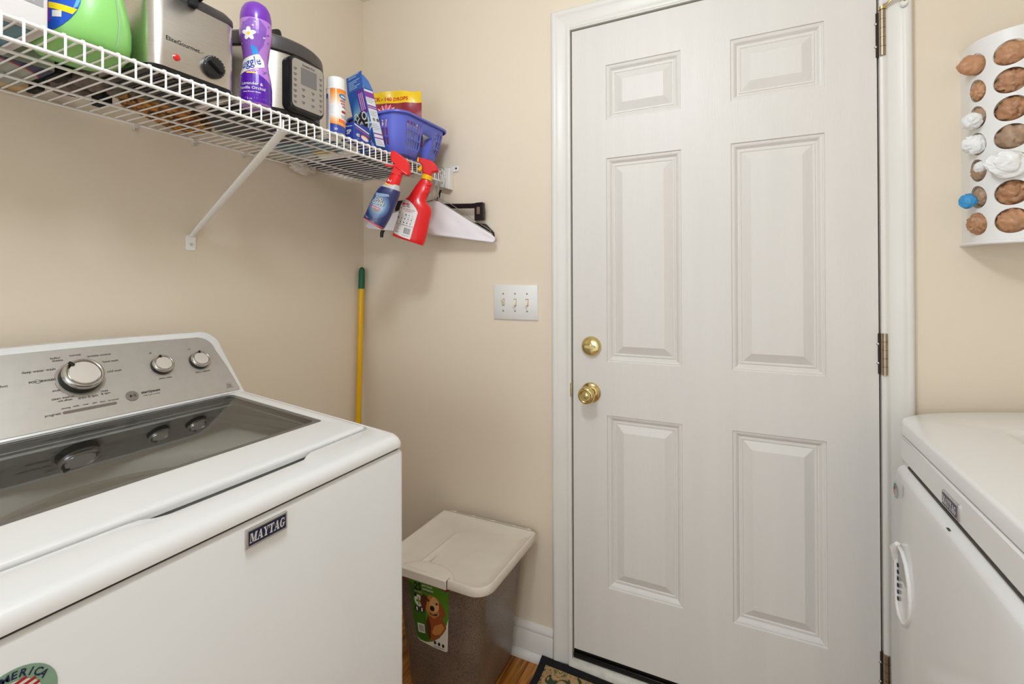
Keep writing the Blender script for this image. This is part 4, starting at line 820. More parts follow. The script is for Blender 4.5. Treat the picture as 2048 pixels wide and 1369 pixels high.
D.poly([(-.045, .003), (.075, .003), (.075, .030), (.050, .052), (.020, .068), (-.01, .072), (-.045, .066)], PU, 0)
D.poly([(-.035, .135), (-.02, .182), (.0, .196), (.02, .196), (.035, .18), (.03, .14), (.015, .115), (.0, .10), (-.035, .10)], mat('violet_mid', (132, 84, 176), .25, coat=.4), 0)
rs_ = random.Random(5)
for k in range(60):
    u_, v_ = rs_.uniform(-.03, .045), rs_.choice((rs_.uniform(.068, .085), rs_.uniform(.14, .195))); D.circ(u_, v_, rs_.uniform(.0008, .0022), rs_.choice((mat('lav_a', (220, 190, 232), .3), mat('lav_b', (150, 96, 190), .3), mat('lav_c', (110, 60, 160), .3))), .6+.01*k, n=7)
for k in range(5): a = radians(90+72*k); D.poly(ell(-.002+.0075*cos(a), .160+.0075*sin(a), .0075, .0048, 14, math.degrees(a)), mat('petal_white', (242, 236, 240), .4), 2)
D.circ(-.002, .160, .0035, LYE, 3)
D.poly([(-.045, .062), (-.030, .066), (.034, .090), (.034, .104), (.020, .118), (-.010, .108), (-.045, .100)], LW, 2); D.text('Snuggle', -.010, .0840, .0290, NVB, 3, rot=17, bold=.012, shear=.1, sx=.86)
D.poly([(.004, .114), (.020, .117), (.014, .132), (.0, .136)], mat('bright_blue', (40, 140, 214), .3), 2)
D.text('Lavender &', .004, .0420, .0095, LW, 2, bold=.01); D.text('Vanilla Orchid', .004, .0320, .0095, LW, 2, bold=.01); D.text('Scent Booster Beads', .004, .0245, .0042, LW, 2, bold=.02); D.rect(-.008, .012, .069, .072, LYE, 2); D.text('5 oz', .000, .008, .006, LW, 2)
D.done('label', sb_)
# electric pressure cooker
pc_ = thing('pressure_cooker', 'round steel and black electric pressure cooker with grey control panel', 'pressure cooker', (.246, -.634, ZS))
b = NB(); lathe(b, [(.1365, .022), (.1365, .165)], (0, 0, 0), (0, 0, 1), 72); finish('body', b, STEEL, pc_, smooth=40)
b = NB(); lathe(b, [(.110, 0), (.128, .002), (.1385, .010), (.1400, .020), (.1375, .0235)], (0, 0, 0), (0, 0, 1), 72)
for k in range(5): lathe(b, [(.02+.02*k, -.0002), (.024+.02*k, -.0002)], (0, 0, 0), (0, 0, -1), 48)
finish('base', b, BLACKP, pc_, smooth=40)
CHA = mat('cooker_charcoal', (70, 66, 64), .35)
b = NB(); lathe(b, [(.137, .165), (.1435, .168), (.1455, .180), (.1440, .198), (.138, .204), (.12, .214), (.08, .226), (.03, .232), (.0005, .233)], (0, 0, 0), (0, 0, 1), 72, cap0=False); lp = finish('lid', b, CHA, pc_, smooth=40)
b = NB(); box(b, -.030, .030, -.188, -.135, .165, .198); finish('side_handle', b, BLACKP, pc_, bevel=.008)
b = NB(); box(b, -.030, .030, .135, .150, .165, .198); finish('side_handle', b, BLACKP, pc_, bevel=.006)
b = NB(); tube(b, [(-.05, 0, .225), (-.045, 0, .255), (0, 0, .262), (.045, 0, .255), (.05, 0, .225)], .012, 12); finish('lid_handle', b, BLACKP, lp, smooth=50)
b = NB(); P = rrect(-.0500, .0570, .018, .160, .020, 8)
loft(b, [[V3(x0, y*s, .089+(z-.089)*s) for y, z in P] for x0, s in ((.110, 1.), (.150, 1.0), (.1550, .985), (.158, .95))]); pn = finish('control_panel', b, BLACKP, pc_, smooth=40)
D = Decal(planemap((.1582, 0, .089), (0, 1, 0), (0, 0, 1))); PF = mat('panel_face', (166, 158, 148), .4, metal=.3); D.poly(rrect(-.046, .052, -.060, .062, .012, 6), PF, 0)
D.poly(rrect(-.020, .030, .002, .046, .002, 3), mat('lcd_grey', (108, 104, 102), .15, coat=.4), 1)
PT = mat('print_dark', (70, 62, 58), .5); rs_ = random.Random(9)
for k in range(7): 
    for j, (wd) in enumerate((.010, .007)): D.rect(-.037-wd/2, -.037+wd/2, .036-k*.0140-j*.0035, .0380-k*.0140-j*.0035, PT, 1)
    for j, (wd) in enumerate((.009, .006)): D.rect(.043-wd/2, .043+wd/2, .036-k*.0140-j*.0035, .0380-k*.0140-j*.0035, PT, 1)
for k in range(3):
    for x in (-.012, .018):
        for j, wd in enumerate((.010, .006)): D.rect(x-wd/2, x+wd/2, -.010-k*.0165-j*.0035, -.008-k*.0165-j*.0035, PT, 1)
D.text('Instant Pot', .004, .050, .0088, PT, 1, bold=.03); D.done('print', pn)
# aerosol can
ac = thing('aerosol_can', 'white aerosol can with orange and blue print and white cap', 'spray can', (.382, -.5165, ZS)); ac.scale = (1, 1, .935)
b = NB(); lathe(b, [(.0235, 0), (.0255, .002), (.0255, .133), (.0265, .134), (.0262, .136)], (0, 0, 0), (0, 0, 1), 40); cb = finish('can', b, mat('can_white', (238, 236, 234), .25, coat=.4), ac, smooth=40)
b = NB(); lathe(b, [(.0238, .135), (.0245, .139), (.0238, .166), (.0225, .170), (.015, .1715), (.0004, .1718)], (0, 0, 0), (0, 0, 1), 40); finish('cap', b, WHITEP, ac, smooth=40)
def canm(u, v): al = radians(-26)+u/.0255; return V3(.0256*cos(al), .0256*sin(al), v), V3(cos(al), sin(al), 0)
D = Decal(canm, cut=.005); B_ = mat('can_blue', (56, 74, 160), .3)
for k in range(14):
    t = k/13; c_ = (int(250-8*t*0), int(130+(236-130)*t), int(28+(232-28)*t)); D.rect(-.024, .032, .1325-(k+1)*.0036, .1325-k*.0036, mat('can_fade_%d' % k, c_, .3), 0)
for k in range(7):
    t = k/6; D.poly([(-.024, .030+k*.004), (.032, .020+k*.004), (.032, .024+k*.004), (-.024, .034+k*.004)], mat('can_fade_b%d' % k, (248, int(150+86*t), int(60+172*t)), .3), 0)
D.poly([(-.024, .002), (.040, .002), (.040, .018), (-.024, .030)], B_, .5)
D.poly(ell(.014, .112, .014, .008, 24, -12), mat('can_sky', (50, 130, 190), .3), 1); D.line((.006, .113), (.022, .111), .004, LW, 2)
D.poly(ell(-.036, .112, .006, .008, 20), B_, 1)
for k, (x0, x1, y_) in enumerate(((.004, .022, .096), (.006, .024, .088), (.010, .026, .080))): 
    for j in range(4): D.rect(x0+(x1-x0)*j/4, x0+(x1-x0)*(j+.7)/4, y_, y_+.0055, mat('can_text', (96, 84, 140), .4) if (j+k) % 3 else mat('sticker_red', (176, 38, 44), .45), 1)
D.rect(.008, .026, .064, .071, mat('sticker_red', (176, 38, 44), .45), 1)
for k in range(3): D.rect(.006+k*.001, .026, .055-k*.004, .0565-k*.004, mat('can_text2', (150, 144, 150), .4), 1)
for k in range(4): D.rect(.000+k*.006, .0045+k*.006, .034-k*.001, .044-k*.001, mat('can_orange', (236, 92, 36), .3), 1.5)
D.text('20', -.008, .010, .009, LW, 2, bold=.02)
for k in range(16): D.rect(-.038, -.028, .012+k*.006, .014+k*.006, mat('can_text2', (150, 144, 150), .4), 1)
D.done('label', cb)
# small blue box in front of the tall stain remover box
s2 = thing('small_blue_box', 'low dark blue box at the shelf edge beside the aerosol can', 'box', (.378, -.4365, ZS))
NVX = mat('box_blue', (36, 62, 160), .4)
b = NB(); box(b, -.024, .024, -.033, .033, .0005, .051); sbx = finish('box', b, NVX, s2, bevel=.0008)
D = Decal(planemap((.0241, 0, 0), (0, 1, 0), (0, 0, 1))); D.poly([(-.030, .044), (.030, .030), (.030, .034), (-.030, .048)], LW, 0); D.poly([(-.026, .037), (.030, .024), (.030, .0255), (-.026, .0385)], mat('band_red', (232, 110, 112), .5), 0); D.poly(ell(.012, .014, .016, .008, 20, -12), mat('can_orange', (236, 92, 36), .3), 0); D.poly(ell(.012, .0125, .015, .006, 20, -12), LW, .4); D.text('40', -.016, .012, .014, LW, 1, bold=.03); D.text('ct', -.016, .004, .007, LW, 1)
D.done('print', sbx)
D = Decal(planemap((0, -.0331, 0), (1, 0, 0), (0, 0, 1))); D.text('SP', .006, .018, .018, LW, 0, bold=.03); D.line((-.02, .042), (.02, .04), .002, LW); D.done('print', sbx)
# tall stain remover box, leaning left with its top flap open
ob = thing('stain_remover_box', 'tall blue stain remover box with open flap leaning left beside the basket', 'box', (.397, -.371, 1.699))
ob.rotation_mode = 'QUATERNION'; rq = Matrix.Rotation(radians(-12.4), 4, Vector((-.438, .899, 0)))@Matrix.Rotation(radians(-1.5), 4, 'Z'); ob.rotation_mode = 'XYZ'; ob.rotation_euler = rq.to_euler()
OB = mat('box_deep_blue', (30, 84, 168), .4); WL = .066; TL = .0445; HL = .186
b = NB(); box(b, -WL, 0, 0, TL, 0, HL); bx = finish('box', b, OB, ob, bevel=.0008)
b = NB(); loft(b, [[V3(-WL, -.0004, HL), V3(0, -.0004, HL), V3(0, .0008, HL), V3(-WL, .0008, HL)], [V3(-WL, .010, HL+.056), V3(0, .010, HL+.056), V3(0, .0112, HL+.056), V3(-WL, .0112, HL+.056)]]); fp = finish('flap', b, OB, bx)
b = NB(); prism(b, [(.004, HL), (TL, HL), (TL-.010, HL+.030), (.016, HL+.046), (.004, HL+.040)], lambda y, z: V3(-.0005+(HL-z)*.05, y, z), lambda y, z: V3(.0006+(HL-z)*.05, y, z)); finish('flap', b, mat('box_mid_blue', (64, 116, 190), .4), bx)
D = Decal(planemap((0, -.0006, HL), (1, 0, 0), (0, .010, .056)), base=.0004)
for k in range(8): D.rect(-WL+.010, -.010-(k % 3)*.012, .052-k*.0062, .0548-k*.0062, mat('flap_text', (150, 186, 220), .5) if k != 2 else OB, 0)
D.done('print', fp)
D = Decal(lambda x, z: (V3(x*.77, -.0001, z*1.03), V3(0, -1, 0)))
for k in range(7):
    t = k/6; D.poly(ell(-.042, .085, .075-.045*t if .075-.045*t < .042 else .042, .078-.050*t, 32), mat('box_glow_%d' % k, (int(34+110*t), int(92+100*t), int(174+34*t)), .4), .2*k)
D.poly([(-.036, .178), (-.002, .178), (-.002, .108), (-.010, .103), (-.030, .108), (-.036, .116)], mat('tag_purple', (112, 40, 150), .4), 2)
for k in range(3): D.rect(-.030+k*.009, -.026+k*.009, .116, .168, mat('tag_text', (214, 190, 222), .5), 2.3)
D.poly([(-.080, .096), (-.030, .118), (-.010, .095), (-.014, .052), (-.040, .040), (-.072, .060)], mat('print_black', (34, 36, 44), .4), 1.8)
D.text('OXI', -.026, .078, .036, LW, 2.2, rot=-62, bold=.02, spacing=1.05); D.text('CLEAN', -.056, .070, .029, LW, 2.2, rot=-62, bold=.02, spacing=1.05)
D.poly([(-.060, .048), (-.008, .020), (-.008, .034), (-.050, .056)], mat('banner_grey', (90, 92, 98), .4), 2); D.text('7.22', -.018, .010, .012, LW, 2, rot=-60, bold=.03); D.poly([(0, 0), (-.085, 0), (-.085, .02), (0, .01)], OB, 1.7); D.done('print', bx)
D = Decal(planemap((.0001, 0, 0), (0, 1, 0), (0, 0, 1))); D.rect(.003, TL-.003, .003, HL-.003, mat('side_white', (226, 228, 232), .45), 0)
for z0, z1 in ((.158, .176), (.128, .133), (.122, .126), (.040, .044), (.026, .030)): D.rect(.003, TL-.003, z0, z1, LPU, 1)
for k in range(26):
    z_ = .008+k*.0058
    if any(abs(z_-c) < .007 for c in (.042, .028, .125, .131, .165)) or .076 < z_ < .100: continue
    D.rect(.007, TL-.008-.004*(k % 3), z_, z_+.0016, mat('can_text2', (150, 144, 150), .4), 1)
D.circ(.018, .088, .0055, mat('photo_olive', (150, 136, 104), .5), 1); D.circ(.035, .088, .0055, mat('photo_brown', (110, 90, 66), .5), 1); D.done('print', bx)
# plastic basket
BSK = mat('periwinkle_plastic', (98, 108, 204), .38, sss=.08)
bk = thing('plastic_basket', 'periwinkle blue slotted plastic basket at the right end of the shelf', 'basket', (.33, -.195, ZS))
KX0, KX1, KY0, KY1, KH, KR = .235, .436, -.308, -.072, .122, .050
def kout(s, t, inset=0.):   # s in [0,1) round the footprint, t height fraction
    e = .020*t-.012*(1-t)**4; x0, x1, y0, y1 = KX0-e+inset, KX1+e-inset, KY0-e+inset, KY1+e-inset; r = KR+.006*t
    L = [(y1-y0-2*r), pi/2*r, (x1-x0-2*r), pi/2*r]*2; P_ = sum(L); d = (s % 1.)*P_
    i = 0
    while d > L[i] and i < 7: d -= L[i]; i += 1
    if i == 0: p = (x1, y0+r+d)
    elif i == 1: a = d/r; p = (x1-r+r*cos(a), y1-r+r*sin(a))
    elif i == 2: p = (x1-r-d, y1)
    elif i == 3: a = pi/2+d/r; p = (x0+r+r*cos(a), y1-r+r*sin(a))
    elif i == 4: p = (x0, y1-r-d)
    elif i == 5: a = pi+d/r; p = (x0+r+r*cos(a), y0+r+r*sin(a))
    elif i == 6: p = (x0+r+d, y0)
    else: a = 1.5*pi+d/r; p = (x1-r+r*cos(a), y0+r+r*sin(a))
    return p
PER = 2*(KX1-KX0+KY1-KY0-4*KR)+2*pi*KR; fl_ = (KY1-KY0-2*KR)/PER
NS = 120
def kp(i, t):
    s = i/NS; x, y = kout(s, t); w = 0
    yc = -.178
    if x > .40 and abs(y-yc) < .026: q_ = 1-max(0, (abs(y-yc)-.019)/.007); w = .036*q_*(1 if t < .64 else 0)
    return V3(x-w, y, ZS+.004+KH*t)
ts = [0, .04, .12, .20, .38, .42, .60, .64, .82, .86, .98, 1.0]
SLOT = {3, 5, 7, 9}
b = NB(); g = {}
def kv(i, j):
    i %= NS
    if (i, j) not in g: g[i, j] = b.verts.new(kp(i, ts[j]))
    return g[i, j]
rows = {3: 1, 5: 1, 7: 1}
def isslot(i, j):
    if j not in (3, 5, 7): return False
    x, y = kout((i+.5)/NS, .5); 
    if x > .40 and (abs(y+.178) < .034 or y < -.280 or y > -.088): return False
    if y < KY0+.004 and (x > .40 or x < .27): return False
    return (i % 2) == 0
def hand(i, j):
    x, y = kout((i+.5)/NS, .5); return x > .40 and abs(y+.178) < .021 and j in (5, 6) 
for i in range(NS):
    for j in range(len(ts)-1):
        if isslot(i, j) or hand(i, j): continue
        b.faces.new((kv(i, j), kv(i+1, j), kv(i+1, j+1), kv(i, j+1)))
b.faces.new([kv(i, 0) for i in reversed(range(NS))]); bmesh.ops.recalc_face_normals(b, faces=b.faces[:])
finish('basket_wall', b, BSK, bk, True, smooth=50, solid=.0024)
b = NB(); rp = []
for i in range(NS): x, y = kout(i/NS, 1.0, -.004); rp.append(V3(x, y, ZS+.004+KH))
loft(b, [[V3(p.x, p.y, p.z-.006) for p in rp], [V3(kout(i/NS, 1., -.0075)[0], kout(i/NS, 1., -.0075)[1], ZS+.004+KH-.004) for i in range(NS)], [V3(kout(i/NS, 1., -.0075)[0], kout(i/NS, 1., -.0075)[1], ZS+.004+KH+.001) for i in range(NS)], [V3(kout(i/NS, 1., -.003)[0], kout(i/NS, 1., -.003)[1], ZS+.004+KH+.004) for i in range(NS)], [V3(kout(i/NS, 1., .004)[0], kout(i/NS, 1., .004)[1], ZS+.004+KH+.001) for i in range(NS)], [V3(kout(i/NS, 1., .004)[0], kout(i/NS, 1., .004)[1], ZS+.004+KH-.006) for i in range(NS)]], False, False); finish('rim', b, BSK, bk, True, smooth=60)
# bag of cough drops in the basket
hb_ = thing('candy_bag', 'dark red bag of throat drops with yellow top strip in the basket', 'bag', (.325, -.185, ZS+.022), (0, 0, .36))
def hbx(x, z): d = .022*max(0, 1-(abs(x)/.088)**2)*max(0, 1-(z/.205)**1.2); return d
HR = mat('foil_red', (148, 36, 48), .35, coat=.2, bump=.25, bscale=30); HYL = mat('foil_yellow', (250, 206, 20), .35, coat=.2)
for nm, z0, z1, m_ in (('pouch', 0, .190, HR), ('header', .190, .228, HYL)):
    b = NB(); nx, nz = 20, 14; xs_ = [-.088+.176*k/nx for k in range(nx+1)]; zs_ = [z0+(z1-z0)*k/nz for k in range(nz+1)]
    wv = lambda x, z: .0025*sin(x*90+z*40)+.002*sin(x*50-z*80)+(.006*sin((x+.02)*30) if z > .226 else 0)*0
    tz = lambda x, z: z+(.006*max(0, sin((x+.06)*26)) if z > .227 else 0)
    for sg in (-1, 1): quadgrid(b, xs_, zs_, lambda x, z: V3(x, sg*(hbx(x, z)+.0012)+wv(x, z), tz(x, z)))
    bmesh.ops.recalc_face_normals(b, faces=b.faces[:]); o_h = finish(nm, b, m_, hb_, smooth=60)
    if nm == 'pouch': pouch = o_h
    else: header = o_h
D = Decal(lambda x, z: (V3(x, -(hbx(x, z)+.0014)+wv(x, z), z), V3(0, -1, 0)), cut=.008); D.text('PACK - 140 DROPS', .042, .1990, .0175, mat('drops_red', (206, 40, 16), .4), 1, bold=.03, align='RIGHT'); D.done('print', header)
D = Decal(lambda x, z: (V3(x, -(hbx(x, z)+.0016)+wv(x, z), z), V3(0, -1, 0)), cut=.008, base=.0010); ST = mat('star_pink', (226, 70, 110), .35); SW = mat('star_white', (244, 224, 228), .35)
cx_, cz_ = -.036, .142
D.poly(ell(cx_, cz_, .040, .040, 32), ST, 0)
for k in range(16):
    a = 2*pi*k/16; D.line((cx_+cos(a)*.012, cz_+sin(a)*.012), (cx_+cos(a)*.044, cz_+sin(a)*.044), .0028, SW, 1)
for k in range(8):
    a = 2*pi*k/8+pi/8; c_, s_ = cos(a), sin(a); D.poly([(cx_+c_*.036, cz_+s_*.036), (cx_+c_*.022-s_*.006, cz_+s_*.022+c_*.006), (cx_+c_*.022+s_*.006, cz_+s_*.022-c_*.006)], SW, 1.5)
D.text('HALLS', -.030, .128, .026, LW, 2, bold=.05); D.done('print', pouch)
ct = finish('crumpled_tissue', (lambda bb: (crumple(bb, (0, 0, 0), .026, .7, 1.4, 9, 4, 1.2, sq=(1.1, 1.6, .8)), bb)[1])(NB()), mat('tissue', (232, 226, 214), .7), None, smooth=80); ct.location = (.395, -.112, ZS+.114); tag(ct, 'cream crumpled wrapper peeking over the right rim of the basket', 'wrapper')
wp = finish('white_packet', (lambda bb: (box(bb, -.010, .010, -.045, .045, 0, .085), bb)[1])(NB()), mat('packet_white', (236, 234, 238), .5), None, bevel=.004); wp.location = (.412, -.240, ZS+.026); tag(wp, 'white packet inside the blue basket behind its left slots', 'packet')
wp = finish('white_packet', (lambda bb: (box(bb, -.010, .010, -.022, .022, 0, .085), bb)[1])(NB()), mat('packet_white', (236, 234, 238), .5), None, bevel=.004); wp.location = (.412, -.120, ZS+.026); tag(wp, 'white packet inside the blue basket behind its right slots', 'packet')
# small stuff lying at the back of the shelf, seen from below through the wires
fb_ = thing('flat_carton', 'flat carton with navy corner and red arc lying at the back left', 'box', (.125, -1.16, ZS))
b = NB(); box(b, -.085, .078, -.10, .098, .0005, .045); fbo = finish('box', b, mat('carton_sage', (168, 172, 160), .55), fb_, bevel=.002)
D = Decal(planemap((0, 0, .0004), (0, 1, 0), (1, 0, 0)), base=.0002)
arc = [(.098-.15*(1-cos(radians(a))), .005+.072*sin(radians(a))) for a in range(0, 91, 10)]
D.poly([(.0979, .0779), (-.09, .0779), (-.06, .074)]+list(reversed(arc)), mat('sticker_navy', (28, 34, 80), .45), 0)
for (a, c), (a2, c2) in zip(arc[:-1], arc[1:]): D.poly([(a, c), (a, c-.006), (a2, c2-.006), (a2, c2)], mat('sticker_red', (176, 38, 44), .45), .4)
D.done('print', fbo)
tb = finish('cardboard_piece', (lambda bb: (box(bb, -.020, .020, -.05, .05, 0, .018), bb)[1])(NB()), mat('kraft', (206, 176, 128), .7), None, bevel=.003); tb.location = (.024, -1.095, ZS); tag(tb, 'tan cardboard packet against the wall at the far left of shelf', 'cardboard')
# hulls with grey brown plastic and black blocks
for k, (x, y, r, s_) in enumerate(((.145, -.985, .036, 2), (.060, -.985, .036, 5), (.125, -.918, .024, 8))):
    b = NB(); crumple(b, (0, 0, 0), r, .5, 1.5, 40+s_, 4, 1.2, sq=(1.2, 1.0, .6)); o = finish('grey_film_bag', b, mat('grey_brown_film', (128, 112, 104), .4, noise_amt=.2, nscale=30), None, smooth=80); o.location = (x, y, ZS+.026*1.05)
    tag(o, ('largest crumpled grey-brown bag behind the green jug seen through the wires', 'crumpled grey-brown bag nearest the wall seen through the shelf wires', 'smaller grey-brown bag nearest the woven tray at the shelf back')[k], 'bag', 'crumpled bags at the back of the shelf')
for k, (x, y, w_, d_) in enumerate(((.165, -1.043, .030, .012), (.040, -1.034, .024, .008), (.070, -.928, .022, .012))):
    b = NB(); box(b, -w_, w_, -d_, d_, 0, .05); o = finish('black_case', b, BLACKM, None, bevel=.003); o.location = (x, y, ZS+.0003)
    tag(o, ('black case wedged beside the largest grey-brown bag', 'black case touching the wall beside the cardboard packet', 'black case beside the woven straw tray')[k], 'case', 'black cases at the back of the shelf')
# woven tray
wt = thing('woven_tray', 'orange-brown woven straw tray lying near the wall under the shelf items', 'tray', (.108, -.800, ZS), (0, 0, .45))
def weave():
    m = bpy.data.materials.new('straw_weave'); m.use_nodes = True; nt = m.node_tree; bs = nt.nodes['Principled BSDF']; bs.inputs['Roughness'].default_value = .6
    tc = nt.nodes.new('ShaderNodeTexCoord'); n = nt.nodes.new('ShaderNodeTexNoise'); n.inputs['Scale'].default_value = 45; n.inputs['Detail'].default_value = 4; n.inputs['Distortion'].default_value = 1.; nt.links.new(tc.outputs['Object'], n.inputs['Vector'])
    r = nt.nodes.new('ShaderNodeValToRGB'); r.color_ramp.elements[0].position = .4; r.color_ramp.elements[1].position = .62; r.color_ramp.elements[0].color = lin((74, 44, 14)); r.color_ramp.elements[1].color = lin((222, 154, 66)); nt.links.new(n.outputs['Fac'], r.inputs[0]); nt.links.new(r.outputs[0], bs.inputs['Base Color']); return m
WV = weave(); b = NB()
for k in range(9):
    e = k*.0095; pts = [V3(x, y, .006) for x, y in rrect(-.050+e, .048-e, -.112+e, .110-e, max(.004, .04-e), 5)]
    if .048-e > -.050+e+.012: tube(b, pts, .0055, 8, closed=True)
b2 = [V3(x, y, .018) for x, y in rrect(-.053, .051, -.115, .113, .04, 5)]; tube(b, b2, .007, 8, closed=True); b3 = [V3(x, y, .030) for x, y in rrect(-.056, .054, -.118, .116, .042, 5)]; tube(b, b3, .007, 8, closed=True); box(b, -.04, .04, -.09, .09, .004, .010)
o = finish('coils', b, WV, wt, smooth=60); o['kind'] = 'stuff'
wt2 = finish('cream_pouch', (lambda bb: (crumple(bb, (0, 0, 0), .03, .3, 1.2, 77, 3, 1., sq=(1.5, .5, .6)), bb)[1])(NB()), mat('cream_cloth', (190, 172, 146), .7), None, smooth=80); wt2.location = (.115, -.664, ZS+.022); tag(wt2, 'cream pouch lying right of the woven straw tray on the shelf', 'pouch')
# magazines
MZ = [mat('mag_a', (110, 140, 160), .4, noise_amt=.5, nscale=30), mat('mag_b', (150, 140, 134), .4, noise_amt=.5, nscale=25)]
mg = thing('magazine', 'grey-blue magazine lying flat under the aerosol can', 'magazine', (.215, -.445, ZS), (0, 0, .12))
b = NB(); box(b, -.105, .105, -.075, .055, .0005, .006); mgo = finish('cover', b, MZ[0], mg, bevel=.0006)
D = Decal(planemap((0, 0, .0004), (0, 1, 0), (1, 0, 0)), base=.0002); rs_ = random.Random(2)
for k in range(14): x, y = rs_.uniform(-.07, .035), rs_.uniform(-.1, .09); D.rect(x, x+rs_.uniform(.008, .02), y, y+rs_.uniform(.004, .014), rs_.choice((MZ[1], mat('kraft', (206, 176, 128), .7), LW, mat('brick', (176, 110, 90), .5), mat('slate', (84, 104, 128), .5))), .1*k)
D.rect(.02, .052, -.03, .045, mat('mustard', (204, 180, 40), .5), 1.6); D.done('print', mgo)
nb = thing('navy_folder', 'dark navy folder lying flat beneath the blue basket on the shelf', 'folder', (.180, -.235, ZS)); b = NB(); box(b, -.15, .20, -.085, .20, .0005, .003); finish('cover', b, mat('navy_vinyl', (30, 30, 62), .4), nb, bevel=.0006)
# crumpled cloth slipping over the back rail
cr = NB(); nx, ny = 26, 40
def clo(u, v):
    x = .003+.085*v; y = -.50+.30*u; p_ = V3(x, y, 0); z = ZS+.004+.010*noise.noise(p_*30)+.006*noise.noise(p_*75)
    return V3(x+.006*noise.noise(p_*50+V3(9, 0, 0)), y, z+.012)
quadgrid(cr, [k/ny for k in range(ny+1)], [k/nx for k in range(nx+1)], clo); o = finish('white_cloth', cr, mat('cloth_white', (224, 214, 200), .8), None, smooth=80, solid=.0015); tag(o, 'crumpled white cloth at the shelf back poking down past the rail', 'cloth')
cr = NB(); crumple(cr, (0, 0, 0), .042, .7, 1.2, 21, 4, 1.2, sq=(.42, 1.2, .5)); cr2 = finish('cloth_corner', cr, mat('cloth_white', (224, 214, 200), .8), o, smooth=80); cr2.location = (.024, -.320, SZ-.008)

# ------------------------------------------------------------------ spray bottles hooked on the front rail
def plane_thing(name, label, cat, p, ang=None): return thing(name, label, cat, p, (0, 0, YAW if ang is None else ang))
def sections(bm, secs, k, o, depth, n=28, pw=2.4, mi=0):
    R = []
    for i, (l, r, dp) in enumerate(secs):
        l, r = Vector(((l[0]-o[0])*k, 0, -(l[1]-o[1])*k)), Vector(((r[0]-o[0])*k, 0, -(r[1]-o[1])*k)); c = (l+r)/2; h = (r-l)/2; ring = []
        for q_ in range(n):
            a = 2*pi*q_/n; ca, sa = cos(a), sin(a); ring.append(c+h*abs(ca)**(2/pw)*(1 if ca >= 0 else -1)+V3(0, -1, 0)*dp*abs(sa)**(2/pw)*(1 if sa >= 0 else -1))
        R.append(ring)
    loft(bm, list(reversed(R)), mi=mi)
SPR = mat('spray_red', (228, 16, 22), .28, coat=.3); SPB = mat('spray_navy', (38, 44, 96), .3, coat=.3); SPY = mat('spray_yellow', (250, 190, 10), .35)
k1 = 1.555/F/6.847; oA = (515, 240)
sa_ = plane_thing('oxi_spray_bottle', 'navy blue spray bottle with red trigger head hooked on the shelf rail', 'spray bottle', (.447, -.333, 1.6358))
sa_.name = 'stain_spray_bottle'
b = NB(); sections(b, [((372, 440), (552, 485), .014), ((345, 462), (558, 530), .016), ((305, 490), (550, 572), .018)], k1, oA, 0); finish('collar', b, mat('collar_silver', (186, 182, 176), .35), sa_, smooth=60)
b = NB(); sections(b, [((478, 300), (590, 340), .011), ((425, 350), (575, 395), .0125), ((372, 430), (548, 470), .0145), ((372, 450), (535, 500), .0150)], k1, oA, 0); finish('neck', b, SPR, sa_, smooth=60)
b = NB(); S_ = [((305, 488), (556, 560), .0185), ((270, 525), (548, 605), .021), ((235, 575), (528, 665), .0225), ((190, 660), (498, 745), .023), ((150, 745), (455, 840), .023), ((110, 830), (410, 930), .0225), ((82, 888), (365, 1010), .0215), ((80, 896), (345, 1040), .020)]
sections(b, S_, k1, oA, 0, 36); ba_ = finish('body', b, SPB, sa_, smooth=60)
b = NB(); sections(b, [((80, 896), (345, 1038), .0205), ((80, 908), (328, 1056), .0195), ((95, 915), (318, 1056), .016)], k1, oA, 0); finish('base', b, mat('base_pink', (206, 90, 96), .4), ba_, smooth=60)
Q = lambda x, y: V3((x-oA[0])*k1, 0, -(y-oA[1])*k1)
HP = [(440, 62), (452, 32), (478, 25), (510, 38), (640, 132), (672, 165), (690, 230), (692, 335), (672, 356), (635, 348), (588, 325), (572, 372), (480, 335), (440, 330), (470, 280), (492, 205), (444, 158)]
b = NB(); loft(b, [[Q(x, y)+V3(0, dd_, 0)+(Q(560, 190)-Q(x, y))*e for x, y in HP] for dd_, e in ((.0125, .10), (.0095, .01), (-.0095, .01), (-.0125, .10))]); hA = finish('trigger_head', b, SPR, sa_, smooth=35, bevel=.0012)
b = NB(); tube(b, [Q(478, 225)+V3(0, -.008, 0), Q(520, 245)+V3(0, -.0128, 0), Q(600, 300)+V3(0, -.0135, 0), Q(662, 345)+V3(0, -.012, 0)], .0022, 8); finish('head_ridge', b, SPR, hA, smooth=60)
b = NB(); loft(b, [[Q(x, y)+V3(0, s_, 0) for x, y in ((360, 205), (372, 200), (470, 215), (470, 240), (380, 225))] for s_ in (.006, -.006)]); finish('trigger', b, SPR, hA, bevel=.001)
